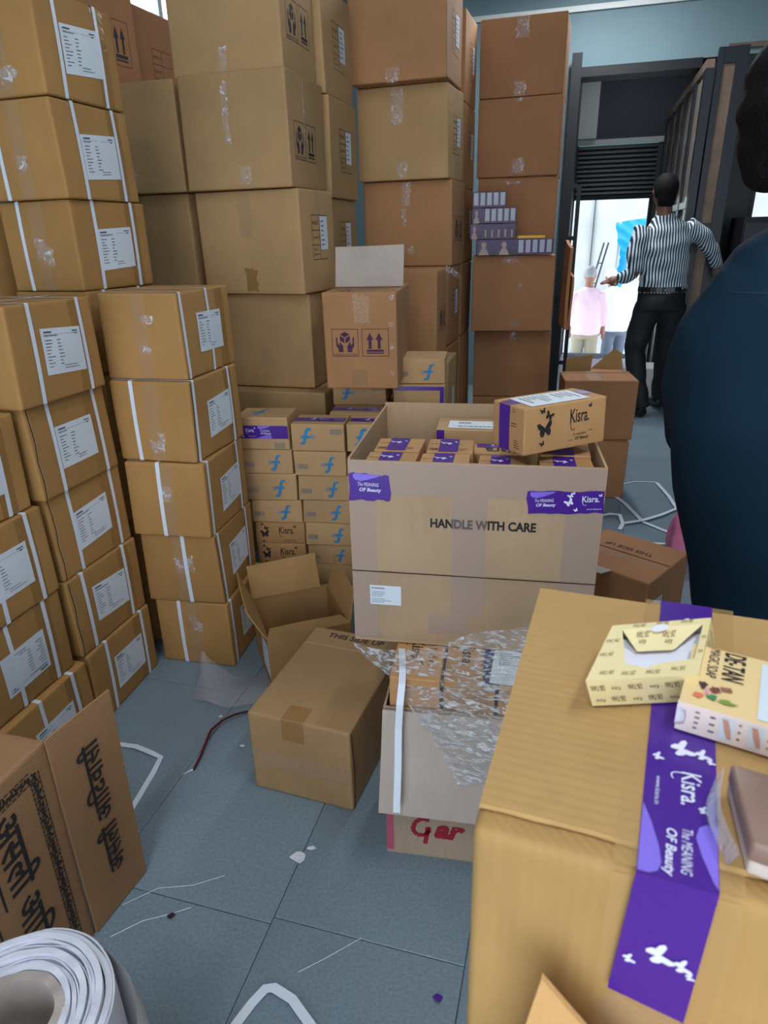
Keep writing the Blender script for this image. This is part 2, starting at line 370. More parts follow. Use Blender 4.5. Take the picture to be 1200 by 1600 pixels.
# ------------------------------------------------------------------ cartons
class Carton:
    """closed carton; e = front right floor corner, a = heading of its right face (degrees), local x = right, y = deep"""
    def __init__(s, name, label, e, a, z0, h, L, W, mat, group=None, seed=0, jit=.004, bulge=.003, cat='carton', body=True, rnd=.005, tilt=None):
        a = radians(a); e1 = Vector((cos(a), sin(a), 0)); e2 = Vector((-sin(a), cos(a), 0))
        c = Vector((e[0], e[1], z0)) + e1 * L / 2 + e2 * W / 2
        s.W, s.L, s.h = W, L, h
        s.root = empty(name, c, a - pi / 2)
        if tilt: s.root.rotation_euler = (tilt[0], tilt[1], a - pi / 2)
        tag(s.root, label, cat, group)
        r = random.Random(seed * 7 + 3)
        s.off = {(i, j, k): Vector((r.uniform(-jit, jit), r.uniform(-jit, jit), 0 if k == 0 else r.uniform(-jit, jit) * .35)) for i in (0, 1) for j in (0, 1) for k in (0, 1)}
        s.offl = [(i, j, k, d.x, d.y, d.z) for (i, j, k), d in s.off.items()]
        s.b = bulge; s.mat = mat; s.rnd = rnd
        if body: s.make_body()
    def warp(s, p):
        x, y, z = p
        u = x / s.W + .5; v = y / s.L + .5; w = z / s.h
        u = 0 if u < 0 else (1 if u > 1 else u); v = 0 if v < 0 else (1 if v > 1 else v); w0 = w; w = 0 if w < 0 else (1 if w > 1 else w)
        ox = oy = oz = 0.0
        for i, j, k, dx, dy, dz in s.offl:
            c = (u if i else 1 - u) * (v if j else 1 - v) * (w if k else 1 - w)
            ox += dx * c; oy += dy * c; oz += dz * c
        if s.b:
            su, sv, sw = sin(pi * u), sin(pi * v), sin(pi * w)
            ox += s.b * (2 * u - 1) * sv * sw; oy += s.b * (2 * v - 1) * su * sw
            if w0 > .5: oz -= s.b * .4 * (2 * w - 1) * su * sv
        return (x + ox, y + oy, z + oz)
    def make_body(s):
        W, L, h, r = s.W, s.L, s.h, s.rnd
        def ticks(l, n=4):
            t = [0, r, 2.4 * r] + [2.4 * r + (l - 4.8 * r) * i / n for i in range(1, n)] + [l - 2.4 * r, l - r, l]
            return t
        X = [t - W / 2 for t in ticks(W)]; Y = [t - L / 2 for t in ticks(L)]; Z = ticks(h)
        idx = {}; V = []; F = []
        def vid(x, y, z):
            k = (round(x, 6), round(y, 6), round(z, 6))
            if k not in idx:
                q = Vector((min(max(x, -W / 2 + r), W / 2 - r), min(max(y, -L / 2 + r), L / 2 - r), min(max(z, r), h - r)))
                d = Vector((x, y, z)) - q
                p = q + d.normalized() * r if d.length > 1e-9 else q
                idx[k] = len(V); V.append(s.warp(p))
            return idx[k]
        def side(A, B, fn, flip):
            for i in range(len(A) - 1):
                for j in range(len(B) - 1):
                    q = [fn(A[i], B[j]), fn(A[i + 1], B[j]), fn(A[i + 1], B[j + 1]), fn(A[i], B[j + 1])]
                    ids = [vid(*t) for t in q]; F.append(tuple(reversed(ids)) if flip else tuple(ids))
        side(X, Z, lambda x, z: (x, -L / 2, z), False); side(X, Z, lambda x, z: (x, L / 2, z), True)
        side(Y, Z, lambda y, z: (W / 2, y, z), False); side(Y, Z, lambda y, z: (-W / 2, y, z), True)
        side(X, Y, lambda x, y: (x, y, h), False); side(X, Y, lambda x, y: (x, y, 0), True)
        s.body = mesh_ob('body', V, F, s.mat, s.root, True)
        return s.body
    def frame(s, side):
        W, L, h = s.W, s.L, s.h
        return {'front': (Vector((-W / 2, -L / 2, 0)), Vector((1, 0, 0)), Vector((0, 0, 1)), Vector((0, -1, 0)), W, h),
                'right': (Vector((W / 2, -L / 2, 0)), Vector((0, 1, 0)), Vector((0, 0, 1)), Vector((1, 0, 0)), L, h),
                'left': (Vector((-W / 2, L / 2, 0)), Vector((0, -1, 0)), Vector((0, 0, 1)), Vector((-1, 0, 0)), L, h),
                'back': (Vector((W / 2, L / 2, 0)), Vector((-1, 0, 0)), Vector((0, 0, 1)), Vector((0, 1, 0)), W, h),
                'top': (Vector((-W / 2, -L / 2, h)), Vector((1, 0, 0)), Vector((0, 1, 0)), Vector((0, 0, 1)), W, L)}[side]
    def at(s, side, u, v, off=.001):
        o, U, V, N, fw, fh = s.frame(side)
        q = Vector(s.warp(o + U * u + V * v)); return q + N * off
    def art(s, side, art, mat, name='print', off=.0009, parent=None):
        return mesh_ob(name, [s.at(side, u, v, off) for u, v in art.v], art.f, mat, parent or s.root)
    def patch(s, side, q, mat, name, off=.0008, n=6, m=4, parent=None, rag=0, seed=0):
        """sheet stuck on a face: q = four (u, v) corners, anticlockwise"""
        V = []; F = []; r = random.Random(seed)
        for j in range(m + 1):
            for i in range(n + 1):
                a, b = i / n, j / m
                u = (q[0][0] * (1 - a) + q[1][0] * a) * (1 - b) + (q[3][0] * (1 - a) + q[2][0] * a) * b
                v = (q[0][1] * (1 - a) + q[1][1] * a) * (1 - b) + (q[3][1] * (1 - a) + q[2][1] * a) * b
                if rag and (i in (0, n) or j in (0, m)): u += r.uniform(-rag, rag); v += r.uniform(-rag, rag)
                V.append(s.at(side, u, v, off))
        for j in range(m):
            for i in range(n): k = j * (n + 1) + i; F.append((k, k + 1, k + n + 2, k + n + 1))
        return mesh_ob(name, V, F, mat, parent or s.root, True)
    def rect(s, side, a, b, c, d, mat, name, **k): return s.patch(side, [(a, b), (c, b), (c, d), (a, d)], mat, name, **k)
    def label(s, side, q, seed=0, rows=9, flip=False, name='label', n2=2):
        """white paper label with rows of fine print"""
        lb = s.patch(side, q, PAPER, name, .0013, 4, 4)
        art = Art(); art.rect(.07, .90, .26, .935); text_rows(art, .07, .80, .60, .88, 1, seed + 5)
        text_rows(art, .07, .14, .30, .78, rows, seed); text_rows(art, .36, .18, .52, .78, rows - 1, seed + 1)
        text_rows(art, .45, .08, .9, .2, 2, seed + 2); art.rect(.78, .9, .93, .925); art.rect(.84, .84, .9, .862)
        art.line([(.05, .865), (.95, .865)], .006)
        def mp(a, b):
            if flip: a, b = 1 - a, 1 - b
            u = (q[0][0] * (1 - a) + q[1][0] * a) * (1 - b) + (q[3][0] * (1 - a) + q[2][0] * a) * b
            v = (q[0][1] * (1 - a) + q[1][1] * a) * (1 - b) + (q[3][1] * (1 - a) + q[2][1] * a) * b
            return u, v
        art.place(mp); s.art(side, art, INK, 'print', .0018, lb); return lb
    def strap(s, axis, c, w=.0135, mat=None, off=.0016):
        """plastic band right round the carton in the plane axis = c (local coordinate from the centre)"""
        W, L, h = s.W, s.L, s.h; pts = []
        hw = (W if axis == 'y' else L) / 2
        def seg(p0, p1, n=7): return [tuple(p0[i] + (p1[i] - p0[i]) * t / n for i in range(2)) for t in range(n)]
        e = .002
        loop = [(-hw + e, -0.0), (hw - e, -0.0), (hw, e), (hw, h - e), (hw - e, h), (-hw + e, h), (-hw, h - e), (-hw, e)]
        path = []
        for i in range(8): path += seg(loop[i], loop[(i + 1) % 8], 7 if i % 2 == 0 else 1)
        V = []; F = []; n = len(path)
        for (t, z) in path:
            for sg in (-1, 1):
                p = Vector((t, c + sg * w / 2, z)) if axis == 'y' else Vector((c + sg * w / 2, t, z))
                q = Vector(s.warp(p)); ln = abs(abs(t) - hw)
                if abs(t) >= hw - .0025: q[0 if axis == 'y' else 1] += off * (1 if t > 0 else -1)
                if z >= h - .0025: q.z += off
                V.append(q)
        for i in range(n): a = 2 * i; b = 2 * ((i + 1) % n); F.append((a, a + 1, b + 1, b))
        return mesh_ob('strap', V, F, mat or STRAP, s.root)
    def purple(s, side, q, along='u', parts=('lobe', 'fly', 'logo', 'tag'), seed=0, scale=1.0, off=.0012, name='purple_tape', ends=0.0, start=0.0):
        """printed purple tape strip; q corners; run direction along u of the strip's own quad"""
        n = 10
        tp = s.patch(side, q, PURPLE, name, off, n, 3, rag=ends, seed=seed)
        def mp(a, b):
            u = (q[0][0] * (1 - a) + q[1][0] * a) * (1 - b) + (q[3][0] * (1 - a) + q[2][0] * a) * b
            v = (q[0][1] * (1 - a) + q[1][1] * a) * (1 - b) + (q[3][1] * (1 - a) + q[2][1] * a) * b
            return u, v
        ln = sqrt((q[1][0] - q[0][0]) ** 2 + (q[1][1] - q[0][1]) ** 2); wd = sqrt((q[3][0] - q[0][0]) ** 2 + (q[3][1] - q[0][1]) ** 2)
        P = 4.1 * wd * scale                                       # print repeat
        lil = Art(); wh = Art(); x = -P * start
        def inside(A, n0):
            # drop what leaves the strip
            pass
        while x < ln:
            def sub(fn, A):
                B = Art(); fn(B)
                xs = [p[0] for p in B.v]
                if xs and min(xs) * wd + x >= 0.002 and max(xs) * wd + x <= ln - .002: A.add([((p[0] * wd + x) / ln, p[1]) for p in B.v], B.f)
            if 'lobe' in parts:
                sub(lambda B: B.poly([(2.62, .01), (3.80, .01), (3.80, .16), (3.74, .26), (3.6, .30), (3.35, .26), (2.95, .14)]), lil)
                sub(lambda B: B.poly([(2.80, .99), (2.78, .86), (2.86, .76), (3.05, .72), (3.35, .80), (3.7, .93), (3.8, .99)]), lil)
            if 'fly' in parts:
                for (cx, cy, sz) in ((1.35, .50, .34), (1.40, .80, .22), (1.52, .92, .12), (1.62, .16, .16)): sub(lambda B: butterfly(B, cx, cy, sz, .5), wh)
            if 'logo' in parts:
                sub(lambda B: kisra_logo(B, 1.85, .36, 2.62, .86), wh); sub(lambda B: B.text('www.kisra.in', 2.05, .16, 2.62, .23), wh)
            if 'tag' in parts:
                sub(lambda B: B.text('The MEANING', 2.95, .54, 3.70, .68, shear=.2), wh); sub(lambda B: B.text('OF Beauty', 3.0, .30, 3.78, .48, shear=.2, bold=.02), wh)
            x += P
        if lil.v: lil.place(mp); s.art(side, lil, LILAC, 'tape_pattern', off + .0004, tp)
        if wh.v: wh.place(mp); s.art(side, wh, WHITEP, 'tape_print', off + .0008, tp)
        return tp
    def panel(s, pts, nrm, mat, name='flap', t=.004, parent=None):
        return MB().slab(pts, nrm, t).build(name, mat, parent or s.root)

def board(name, P, mat, t=.004, parent=None, n=8, m=8, bend=0.0, wob=.002, seed=0):
    """thin board through four 3D corners, slightly warped, with real thickness"""
    P = [Vector(p) for p in P]; r = random.Random(seed)
    N = (P[1] - P[0]).cross(P[3] - P[0]).normalized()
    ph = [r.uniform(0, 6) for _ in range(4)]
    V = []; F = []
    for side in (0, 1):
        for j in range(m + 1):
            for i in range(n + 1):
                a, b = i / n, j / m
                p = (P[0] * (1 - a) + P[1] * a) * (1 - b) + (P[3] * (1 - a) + P[2] * a) * b
                p = p + N * (bend * sin(pi * a) + wob * (sin(5 * a + ph[0]) * cos(4 * b + ph[1]))) + N * (t * side)
                V.append(p)
    K = (n + 1) * (m + 1)
    for j in range(m):
        for i in range(n):
            k = j * (n + 1) + i
            F.append((k, k + n + 1, k + n + 2, k + 1)); F.append((K + k, K + k + 1, K + k + n + 2, K + k + n + 1))
    rim = [i for i in range(n + 1)] + [j * (n + 1) + n for j in range(1, m + 1)] + [m * (n + 1) + i for i in range(n - 1, -1, -1)] + [j * (n + 1) for j in range(m - 1, 0, -1)]
    for i in range(len(rim)):
        a, b = rim[i], rim[(i + 1) % len(rim)]; F.append((a, b, K + b, K + a))
    return mesh_ob(name, V, F, mat, parent, False)

# ------------------------------------------------------------------ the room
M_WALL = plain('painted blue grey wall', srgb(106, 130, 138), .7, var=.06, scale=1.5, bump=.05)
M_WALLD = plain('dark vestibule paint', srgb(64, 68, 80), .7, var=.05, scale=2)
M_CEIL = plain('ceiling paint', srgb(190, 196, 198), .8, var=.03)
M_BLACK = plain('black steel frame', srgb(16, 18, 24), .5, spec=.3)
M_BLUEBK = plain('blue black aluminium', srgb(18, 24, 32), .4, spec=.35)
M_WHITE = plain('white paint', srgb(205, 210, 208), .6)
M_WOOD = plain('brown frame timber', srgb(96, 78, 64), .6, var=.2, scale=9)

def stone(name):
    m, nt, b = mat_new(name); L = nt.links.new
    tc = nt.nodes.new('ShaderNodeTexCoord'); oi = nt.nodes.new('ShaderNodeObjectInfo')
    ge = nt.nodes.new('ShaderNodeNewGeometry')
    c1, f1 = ramp_noise(nt, ge.outputs['Position'], 1.6, srgb(110, 128, 141), srgb(123, 141, 153), .3, .7, 6)
    c2, f2 = ramp_noise(nt, ge.outputs['Position'], 150, srgb(94, 110, 123), srgb(137, 154, 166), .35, .65, 6)
    mx = nt.nodes.new('ShaderNodeMix'); mx.data_type = 'RGBA'; mx.inputs['Factor'].default_value = .35; L(c1, mx.inputs['A']); L(c2, mx.inputs['B'])
    # dust specks and pale scuffs
    sn = nt.nodes.new('ShaderNodeTexNoise'); sn.inputs['Scale'].default_value = 130; sn.inputs['Detail'].default_value = 2; L(ge.outputs['Position'], sn.inputs['Vector'])
    sr = nt.nodes.new('ShaderNodeValToRGB'); sr.color_ramp.elements[0].position = .70; sr.color_ramp.elements[1].position = .80; L(sn.outputs['Fac'], sr.inputs['Fac'])
    sm = nt.nodes.new('ShaderNodeMath'); sm.operation = 'MULTIPLY'; sm.inputs[1].default_value = .5; L(sr.outputs['Color'], sm.inputs[0])
    m2 = nt.nodes.new('ShaderNodeMix'); m2.data_type = 'RGBA'; L(sm.outputs[0], m2.inputs['Factor']); L(mx.outputs['Result'], m2.inputs['A']); m2.inputs['B'].default_value = srgb(150, 164, 174)
    st, _ = ramp_noise(nt, ge.outputs['Position'], 2.7, (0, 0, 0, 1), (1, 1, 1, 1), .58, .74, 8)
    s3 = nt.nodes.new('ShaderNodeMath'); s3.operation = 'MULTIPLY'; s3.inputs[1].default_value = .3; L(st, s3.inputs[0])
    m3 = nt.nodes.new('ShaderNodeMix'); m3.data_type = 'RGBA'; L(s3.outputs[0], m3.inputs['Factor']); L(m2.outputs['Result'], m3.inputs['A']); m3.inputs['B'].default_value = srgb(96, 108, 116)
    hs = nt.nodes.new('ShaderNodeHueSaturation'); L(m3.outputs['Result'], hs.inputs['Color'])
    vr = nt.nodes.new('ShaderNodeMapRange'); vr.inputs['To Min'].default_value = .93; vr.inputs['To Max'].default_value = 1.07; L(oi.outputs['Random'], vr.inputs['Value']); L(vr.outputs[0], hs.inputs['Value'])
    L(hs.outputs['Color'], b.inputs['Base Color']); b.inputs['Roughness'].default_value = .3
    bp = nt.nodes.new('ShaderNodeBump'); bp.inputs['Strength'].default_value = .15; bp.inputs['Distance'].default_value = .004; L(f2, bp.inputs['Height']); L(bp.outputs['Normal'], b.inputs['Normal'])
    return m
M_STONE = stone('grey blue floor stone')
M_GROUT = plain('dirty floor joint', srgb(78, 88, 94), .9, var=.25, scale=30)

U0, U1, V0, V1 = -2.4, 3.3, -2.6, 6.68
VF = 8.75                                       # far shutter plane
fl = structure(MB().box(U0 - .2, V0 - .2, -.12, U1 + .2, VF + .12, -.006).build('floor', M_GROUT)); fl.rotation_euler = (0, 0, RZ)
tile_me = {}
rr = random.Random(5)
nu0 = -5
for iu in range(-5, 8):
    ua, ub = -.54 + .43 * iu, -.54 + .43 * (iu + 1)
    sh = {0: .35, -1: -.285 + .0}.get(iu, rr.uniform(0, .75))
    if iu == -1: sh = .894 - .78 * 1
    vv = -1.0 + (sh % .78) - .78
    if iu == -1: vv = .894 - .78 * 3
    while vv < VF - .5:
        if ub > U0 and ua < U1 and vv + .78 > -1.2:
            w, l = .43, .78
            if 't' not in tile_me:
                mb = MB(); g = .0009; bv = .0016
                lo = [(g, g), (w - g, g), (w - g, l - g), (g, l - g)]; hi = [(g + bv, g + bv), (w - g - bv, g + bv), (w - g - bv, l - g - bv), (g + bv, l - g - bv)]
                n = [(x, y, -.02) for x, y in lo] + [(x, y, -.0008) for x, y in lo] + [(x, y, 0) for x, y in hi]
                mb.v = n; mb.f = [(8, 9, 10, 11)] + [(4 + i, 4 + (i + 1) % 4, 8 + (i + 1) % 4, 8 + i) for i in range(4)] + [(i, (i + 1) % 4, 4 + (i + 1) % 4, 4 + i) for i in range(4)]
                t0 = mb.build('tile', M_STONE, fl); tile_me['t'] = t0.data; t = t0
            else: t = link(bpy.data.objects.new('tile', tile_me['t']), fl)
            t.location = (ua, vv, rr.uniform(-.0004, 0))
        vv += .78

def wallbox(name, boxes, mat):
    mb = MB()
    for b in boxes: mb.box(*b)
    o = mb.build(name, mat); o.rotation_euler = (0, 0, RZ); return structure(o)
H_ = 3.75
wallbox('wall_left', [(U0 - .2, V0, 0, U0, 3.05, H_), (U0 - .2, 3.05, 0, U0, 4.7, 2.42), (U0 - .2, 3.05, 3.15, U0, 4.7, H_), (U0 - .2, 4.7, 0, U0, V1 + .2, H_)], M_WALL)
wallbox('wall_right', [(U1, V0, 0, U1 + .2, V1 + .2, H_)], M_WALL)
DOOR_L, DOOR_R, BEAM = -.14, 1.02, 2.66
wallbox('wall_back', [(U0, V1, 0, DOOR_L, V1 + .2, H_), (DOOR_L, V1, BEAM, U1, V1 + .2, H_), (1.32, V1, 0, U1, V1 + .2, 1.40), (1.32, V1, 1.95, U1, V1 + .2, BEAM), (1.85, V1, 1.40, U1, V1 + .2, 1.95)], M_WALL)
wallbox('wall_panel', [(1.02, V1 - .01, 0, 1.32, V1 + .19, BEAM)], M_BLUEBK)
wallbox('wall_front', [(U0, V0 - .2, 0, -1.6, V0, H_), (2.6, V0 - .2, 0, U1, V0, H_), (-1.6, V0 - .2, 2.7, 2.6, V0, H_)], M_WALL)  # unseen wall, its wide opening added to let sky light in
wallbox('ceiling', [(U0 - .2, V0 - .2, H_, U1 + .2, VF + .4, H_ + .15)], M_CEIL)
wallbox('trim_1', [(U0, V1 - .025, 3.045, 1.0, V1, 3.085)], M_WHITE)
wallbox('trim_2', [(DOOR_L - .02, V1 - .03, BEAM - .07, .80, V1 + .21, BEAM)], M_BLACK)
wallbox('trim_3', [(.98, V1 - .03, 2.70, 1.75, V1 - .004, 2.735)], M_WOOD)
# vestibule behind the opening
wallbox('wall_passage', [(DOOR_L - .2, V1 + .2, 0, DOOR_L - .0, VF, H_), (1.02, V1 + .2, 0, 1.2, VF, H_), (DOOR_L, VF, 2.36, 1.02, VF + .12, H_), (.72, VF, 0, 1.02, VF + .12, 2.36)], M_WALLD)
wallbox('trim_4', [(DOOR_L, VF - .02, 2.30, .95, VF + .115, 2.355)], M_WHITE)
wallbox('trim_5', [(DOOR_L + .001, VF - .1, 2.36, .055, VF - .001, H_)], M_WHITE)
# daylight window high in the left wall
wn = MB()
for v in (3.05, 3.58, 4.12, 4.66): wn.box(U0 - .12, v, 2.42, U0 - .06, v + .04, 3.15)
wn.box(U0 - .12, 3.05, 2.42, U0 - .06, 4.7, 2.46).box(U0 - .12, 3.05, 3.11, U0 - .06, 4.7, 3.15)
w1 = structure(wn.build('window_1', M_WHITE)); w1.rotation_euler = (0, 0, RZ)
M_GLASS = plain('window glass', (1, 1, 1, 1), .05, alpha=.12)
for v in (3.09, 3.62, 4.16): MB().box(U0 - .095, v, 2.46, U0 - .09, v + .49, 3.11).build('pane', M_GLASS, w1)
w2m = MB().box(1.32, V1 - .02, 1.40, 1.35, V1 + .2, 1.95).box(1.82, V1 - .02, 1.40, 1.85, V1 + .2, 1.95).box(1.35, V1 - .02, 1.40, 1.82, V1 + .2, 1.43).box(1.35, V1 - .02, 1.92, 1.82, V1 + .2, 1.95)
w2 = structure(w2m.build('window_2', M_BLUEBK)); w2.rotation_euler = (0, 0, RZ)
MB().box(1.35, V1 + .1, 1.43, 1.82, V1 + .106, 1.92).build('pane', M_GLASS, w2)

# ceiling tube lamps
M_TUBE = plain('lit tube', (.9, .96, 1, 1), .4, emit=6)
for i, (u, v, z, w) in enumerate(TUBES):
    t = empty('tube_lamp', room(u, v, z), RZ)
    tag(t, ['fluorescent tube lamp on the ceiling behind the camera', 'fluorescent tube lamp above the near taped carton', 'fluorescent tube lamp above the strapped carton stacks', 'fluorescent tube lamp between the right tower and the doorway', 'fluorescent tube lamp added inside the passage to brighten it'][i], 'lamp')
    MB().box(-.03, -.62, 0, .03, .62, .05).build('housing', M_WHITE, t)
    MB().tube([(0, -.6, -.018), (0, .6, -.018)], .013, 10).build('tube', M_TUBE, t)
    MB().tube([(0, -.4, .05), (0, -.4, H_ - z)], .006).build('rod', M_WHITE, t); MB().tube([(0, .4, .05), (0, .4, H_ - z)], .006).build('rod', M_WHITE, t)

# rolled shutter over the far door
sh = empty('roller_shutter', room(.33, VF + .02), RZ); tag(sh, 'half lowered black slatted roller shutter over the far doorway', 'shutter')
M_SHUT = plain('black shutter slat', srgb(26, 30, 36), .3, spec=.5)
for i in range(11):
    z = 1.79 + i * .046
    MB().poly([(-.46, 0, z), (.46, 0, z), (.46, -.012, z + .012), (-.46, -.012, z + .012)]).poly([(-.46, -.012, z + .012), (.46, -.012, z + .012), (.46, -.012, z + .034), (-.46, -.012, z + .034)]).poly([(-.46, -.012, z + .034), (.46, -.012, z + .034), (.46, 0, z + .046), (-.46, 0, z + .046)]).build('slat', M_SHUT, sh)
MB().box(-.46, -.02, 1.745, .46, .02, 1.79).build('bottom_bar', M_BLACK, sh)
MB().box(-.49, -.03, 0, -.455, .03, 2.30).build('guide_rail', M_BLACK, sh); MB().box(.36, -.03, 0, .40, .03, 1.76).build('guide_rail', M_BLACK, sh)

# steel gate leaf folded back at the left of the opening
gt = empty('steel_gate', room(-.10, V1 - .12), RZ); tag(gt, 'black steel gate leaf beside the right-hand carton tower', 'gate')
MB().box(-.10, -.03, 0, -.02, .03, 2.74).build('stile', M_BLACK, gt); MB().box(.02, -.02, 0, .055, .02, 1.78).build('stile', M_BLACK, gt)
for z in (.25, .92, 1.14, 1.34, 1.76): MB().box(-.02, -.012, z, .02, .012, z + .035).build('crossbar', M_BLACK, gt)
MB().box(-.10, -.06, .86, -.06, -.03, 1.0).build('latch', M_BLACK, gt)

# glazed partition on the right of the passage
pt = empty('glazed_partition', room(.79, 0), RZ); tag(pt, 'dark framed glazed partition running back beside the walking man', 'partition')
M_PANE = plain('pane with painted reflection', srgb(150, 138, 124), .12, spec=.8, var=.12, scale=2)  # reflection of the cartons is put into the brown pane colour
posts = [6.12, 6.62, 7.12, 7.62, 8.12, 8.60]
for i, v in enumerate(posts):
    MB().box(-.03, v - (.04 if i else .05), 0, .03, v + .04, 2.48).build('post', M_BLUEBK, pt)
MB().box(-.028, 6.1, 2.48, .028, 8.64, 2.54).build('head_rail', M_WOOD, pt); MB().box(-.028, 6.1, 1.56, .028, 8.64, 1.61).build('mid_rail', M_WHITE, pt); MB().box(-.028, 6.1, 0, .028, 8.64, .1).build('bottom_rail', M_BLUEBK, pt)
for i in range(5):
    MB().box(-.008, posts[i] + .04, 1.61, .008, posts[i + 1] - .04, 2.48).build('pane', M_PANE, pt)
    MB().box(-.008, posts[i] + .04, .1, .008, posts[i + 1] - .04, 1.56).build('lower_panel', M_PANE if i < 3 else M_WALLD, pt)
# door leaf nearest to us, with a timber infill
dl = empty('door_leaf', room(.90, 6.08), RZ); tag(dl, 'tall blue-black door leaf with brown timber infill behind the man', 'door')
MB().box(-.07, -.025, 0, -.035, .025, 2.60).build('stile', M_BLUEBK, dl); MB().box(.05, -.03, 0, .13, .03, 2.60).build('stile', M_BLUEBK, dl)
MB().box(-.035, -.02, 2.5, .05, .02, 2.60).build('rail', M_BLUEBK, dl); MB().box(-.035, -.02, 1.40, .05, .02, 1.45).build('rail', M_BLUEBK, dl); MB().box(-.035, -.02, 0, .05, .02, .1).build('rail', M_BLUEBK, dl)
MB().box(-.035, -.008, 1.45, .05, .008, 2.5).build('infill_panel', M_WOOD, dl); MB().box(-.035, -.008, .1, .05, .008, 1.40).build('infill_panel', M_WOOD, dl)
# dark cabinet to the right with a carton on it
cb = empty('steel_cabinet', room(1.30, 6.05), RZ); tag(cb, 'dark steel cabinet standing right of the door leaf', 'cabinet')
MB().box(-.17, -.25, .05, .36, .25, 1.48).build('body', M_BLACK, cb); MB().box(-.16, -.27, .1, .09, -.25, 1.44).build('door', M_BLUEBK, cb); MB().box(.10, -.27, .1, .35, -.25, 1.44).build('door', M_BLUEBK, cb)
for x in (-.15, .31): MB().box(x, -.23, 0, x + .03, .23, .05).build('foot', M_BLACK, cb)

# ------------------------------------------------------------------ outside
M_GROUND = plain('pale street concrete', srgb(206, 204, 198), .9, var=.08, scale=2)
M_CONC = plain('grey concrete wall', srgb(186, 186, 184), .9, var=.08, scale=1.5)
g = structure(MB().box(-6, VF + .12, -1.0, 10, 22, -.75).build('ground_street', M_GROUND)); g.rotation_euler = (0, 0, RZ)
wo = MB().box(-4, 12.6, -.75, 5, 12.8, 4.0)
w = structure(wo.build('wall_yard', M_CONC)); w.rotation_euler = (0, 0, RZ)
for x in (-.9, .15, 1.2): o = MB().box(x, 12.56, -.75, x + .02, 12.6, 4.0).build('joint', M_GROUT, w)
M_AWN = plain('teal awning cloth', srgb(70, 160, 160), .7)
aw = empty('awning', room(.3, VF + .15, 1.80), RZ); tag(aw, 'teal cloth awning over the outside of the doorway', 'awning')
board('cloth', [(-1.6, 0, 0), (2.2, 0, 0), (2.2, 1.9, .55), (-1.6, 1.9, .55)], M_AWN, .004, aw, 10, 6, 0, .01)
for x in (-1.5, 2.1): MB().tube([(x, 1.85, .54), (x, 1.85, -2.55)], .02).build('pole', M_BLACK, aw)
M_TARP = plain('bright blue tarpaulin', srgb(20, 150, 222), .4, var=.05)
# ------------------------------------------------------------------ strapped cartons, left
SH, SL, SW = .2538, .3262, .2688
ordn = ['bottom', 'second from the floor', 'third from the floor', 'fourth from the floor', 'fifth from the floor', 'sixth from the floor', 'seventh from the floor', 'eighth from the floor']
def strapped(label, e, a, k, seed, lab=True, front_strap=None, front_tape=True, group='white-strapped cartons on the left', lbflip=False, lbq=None, sx=(-.095, .075), prints=True):
    c = Carton('strapped_carton', label, e, a, k * SH, SH - .002, SL, SW, C_STRAP, group, seed)
    if front_tape:
        c.rect('front', SW * .42, 0.004, SW * .60, SH - .006, T_CLEAR, 'tape', seed=seed)
    c.rect('right', SL * .70, .004, SL * .86, SH - .006, T_BROWN, 'tape', off=.0006)
    rs = random.Random(seed + 9)
    if front_tape:
        for _ in range(2):
            u, v = SW * rs.uniform(.40, .55), rs.uniform(.01, .17); c.rect('front', u, v, u + rs.uniform(.02, .045), v + rs.uniform(.025, .06), T_SHINE, 'tape_crease', rag=.005, seed=seed, off=.0013)
    if seed in (21, 23, 13, 11, 22):                                          # corner edge split open
        a_ = Art(); a_.line([(.010, .002), (.014, .05), (.009, .11), (.015, .16), (.010, SH - .006)], .0028); c.art('right', a_, SEAM, 'split_edge', .001)
        a_ = Art(); a_.line([(.013, .002), (.017, .05), (.012, .11), (.018, .16), (.013, SH - .006)], .0016); c.art('right', a_, EDGE, 'torn_edge', .0012)
    for y in sx: c.strap('y', y + random.Random(seed).uniform(-.012, .012))
    if front_strap is not None: c.strap('x', front_strap)
    if lab:
        r = random.Random(seed + 50); u, v = .094 + r.uniform(-.008, .014), .064 + r.uniform(-.01, .012); d = r.uniform(-.006, .006)
        q = lbq or [(u, v - d), (u + .152, v + d), (u + .152, v + .118 + d), (u, v + .118 - d)]
        c.label('right', q, seed, flip=lbflip)
    return c
D = [((-.545, 1.972), 78.1), ((-.555, 1.971), 79.8), ((-.563, 1.960), 78.8), ((-.575, 1.971), 75.5), ((-.580, 1.995), 75.9)]
for k, (e, a) in enumerate(D):
    strapped('white-strapped carton, %s in the stack beside the blue-logo boxes' % (['bottom one', 'second from the floor', 'third from the floor', 'fourth from the floor', 'topmost'][k]), e, a, k, 10 + k,
             front_strap=[-.045, .02, -.02, -.06, None][k], sx=(-.135, .10) if k < 4 else (-.135, .02))
B = [((-.904, 1.679), 75.6), ((-.915, 1.675), 74.0), ((-.920, 1.678), 74.5), ((-.912, 1.662), 75.2), ((-.899, 1.643), 75.3)]
for k, (e, a) in enumerate(B):
    strapped('white-strapped carton, %s in the middle left stack' % (['bottom one', 'second from the floor', 'third from the floor', 'fourth from the floor', 'topmost'][k]), e, a, k, 20 + k, front_strap=0.0, sx=(-.09, .10))
A = [((-.886, 2.113), 70.4), ((-.880, 2.090), 71.7), ((-.878, 2.085), 72.4)]
for k in range(5):
    strapped('white-strapped carton low in the rear left stack, almost hidden', (-.886, 2.113), 71, k, 30, lab=False, front_tape=False, group='hidden lower cartons of the rear left stack')
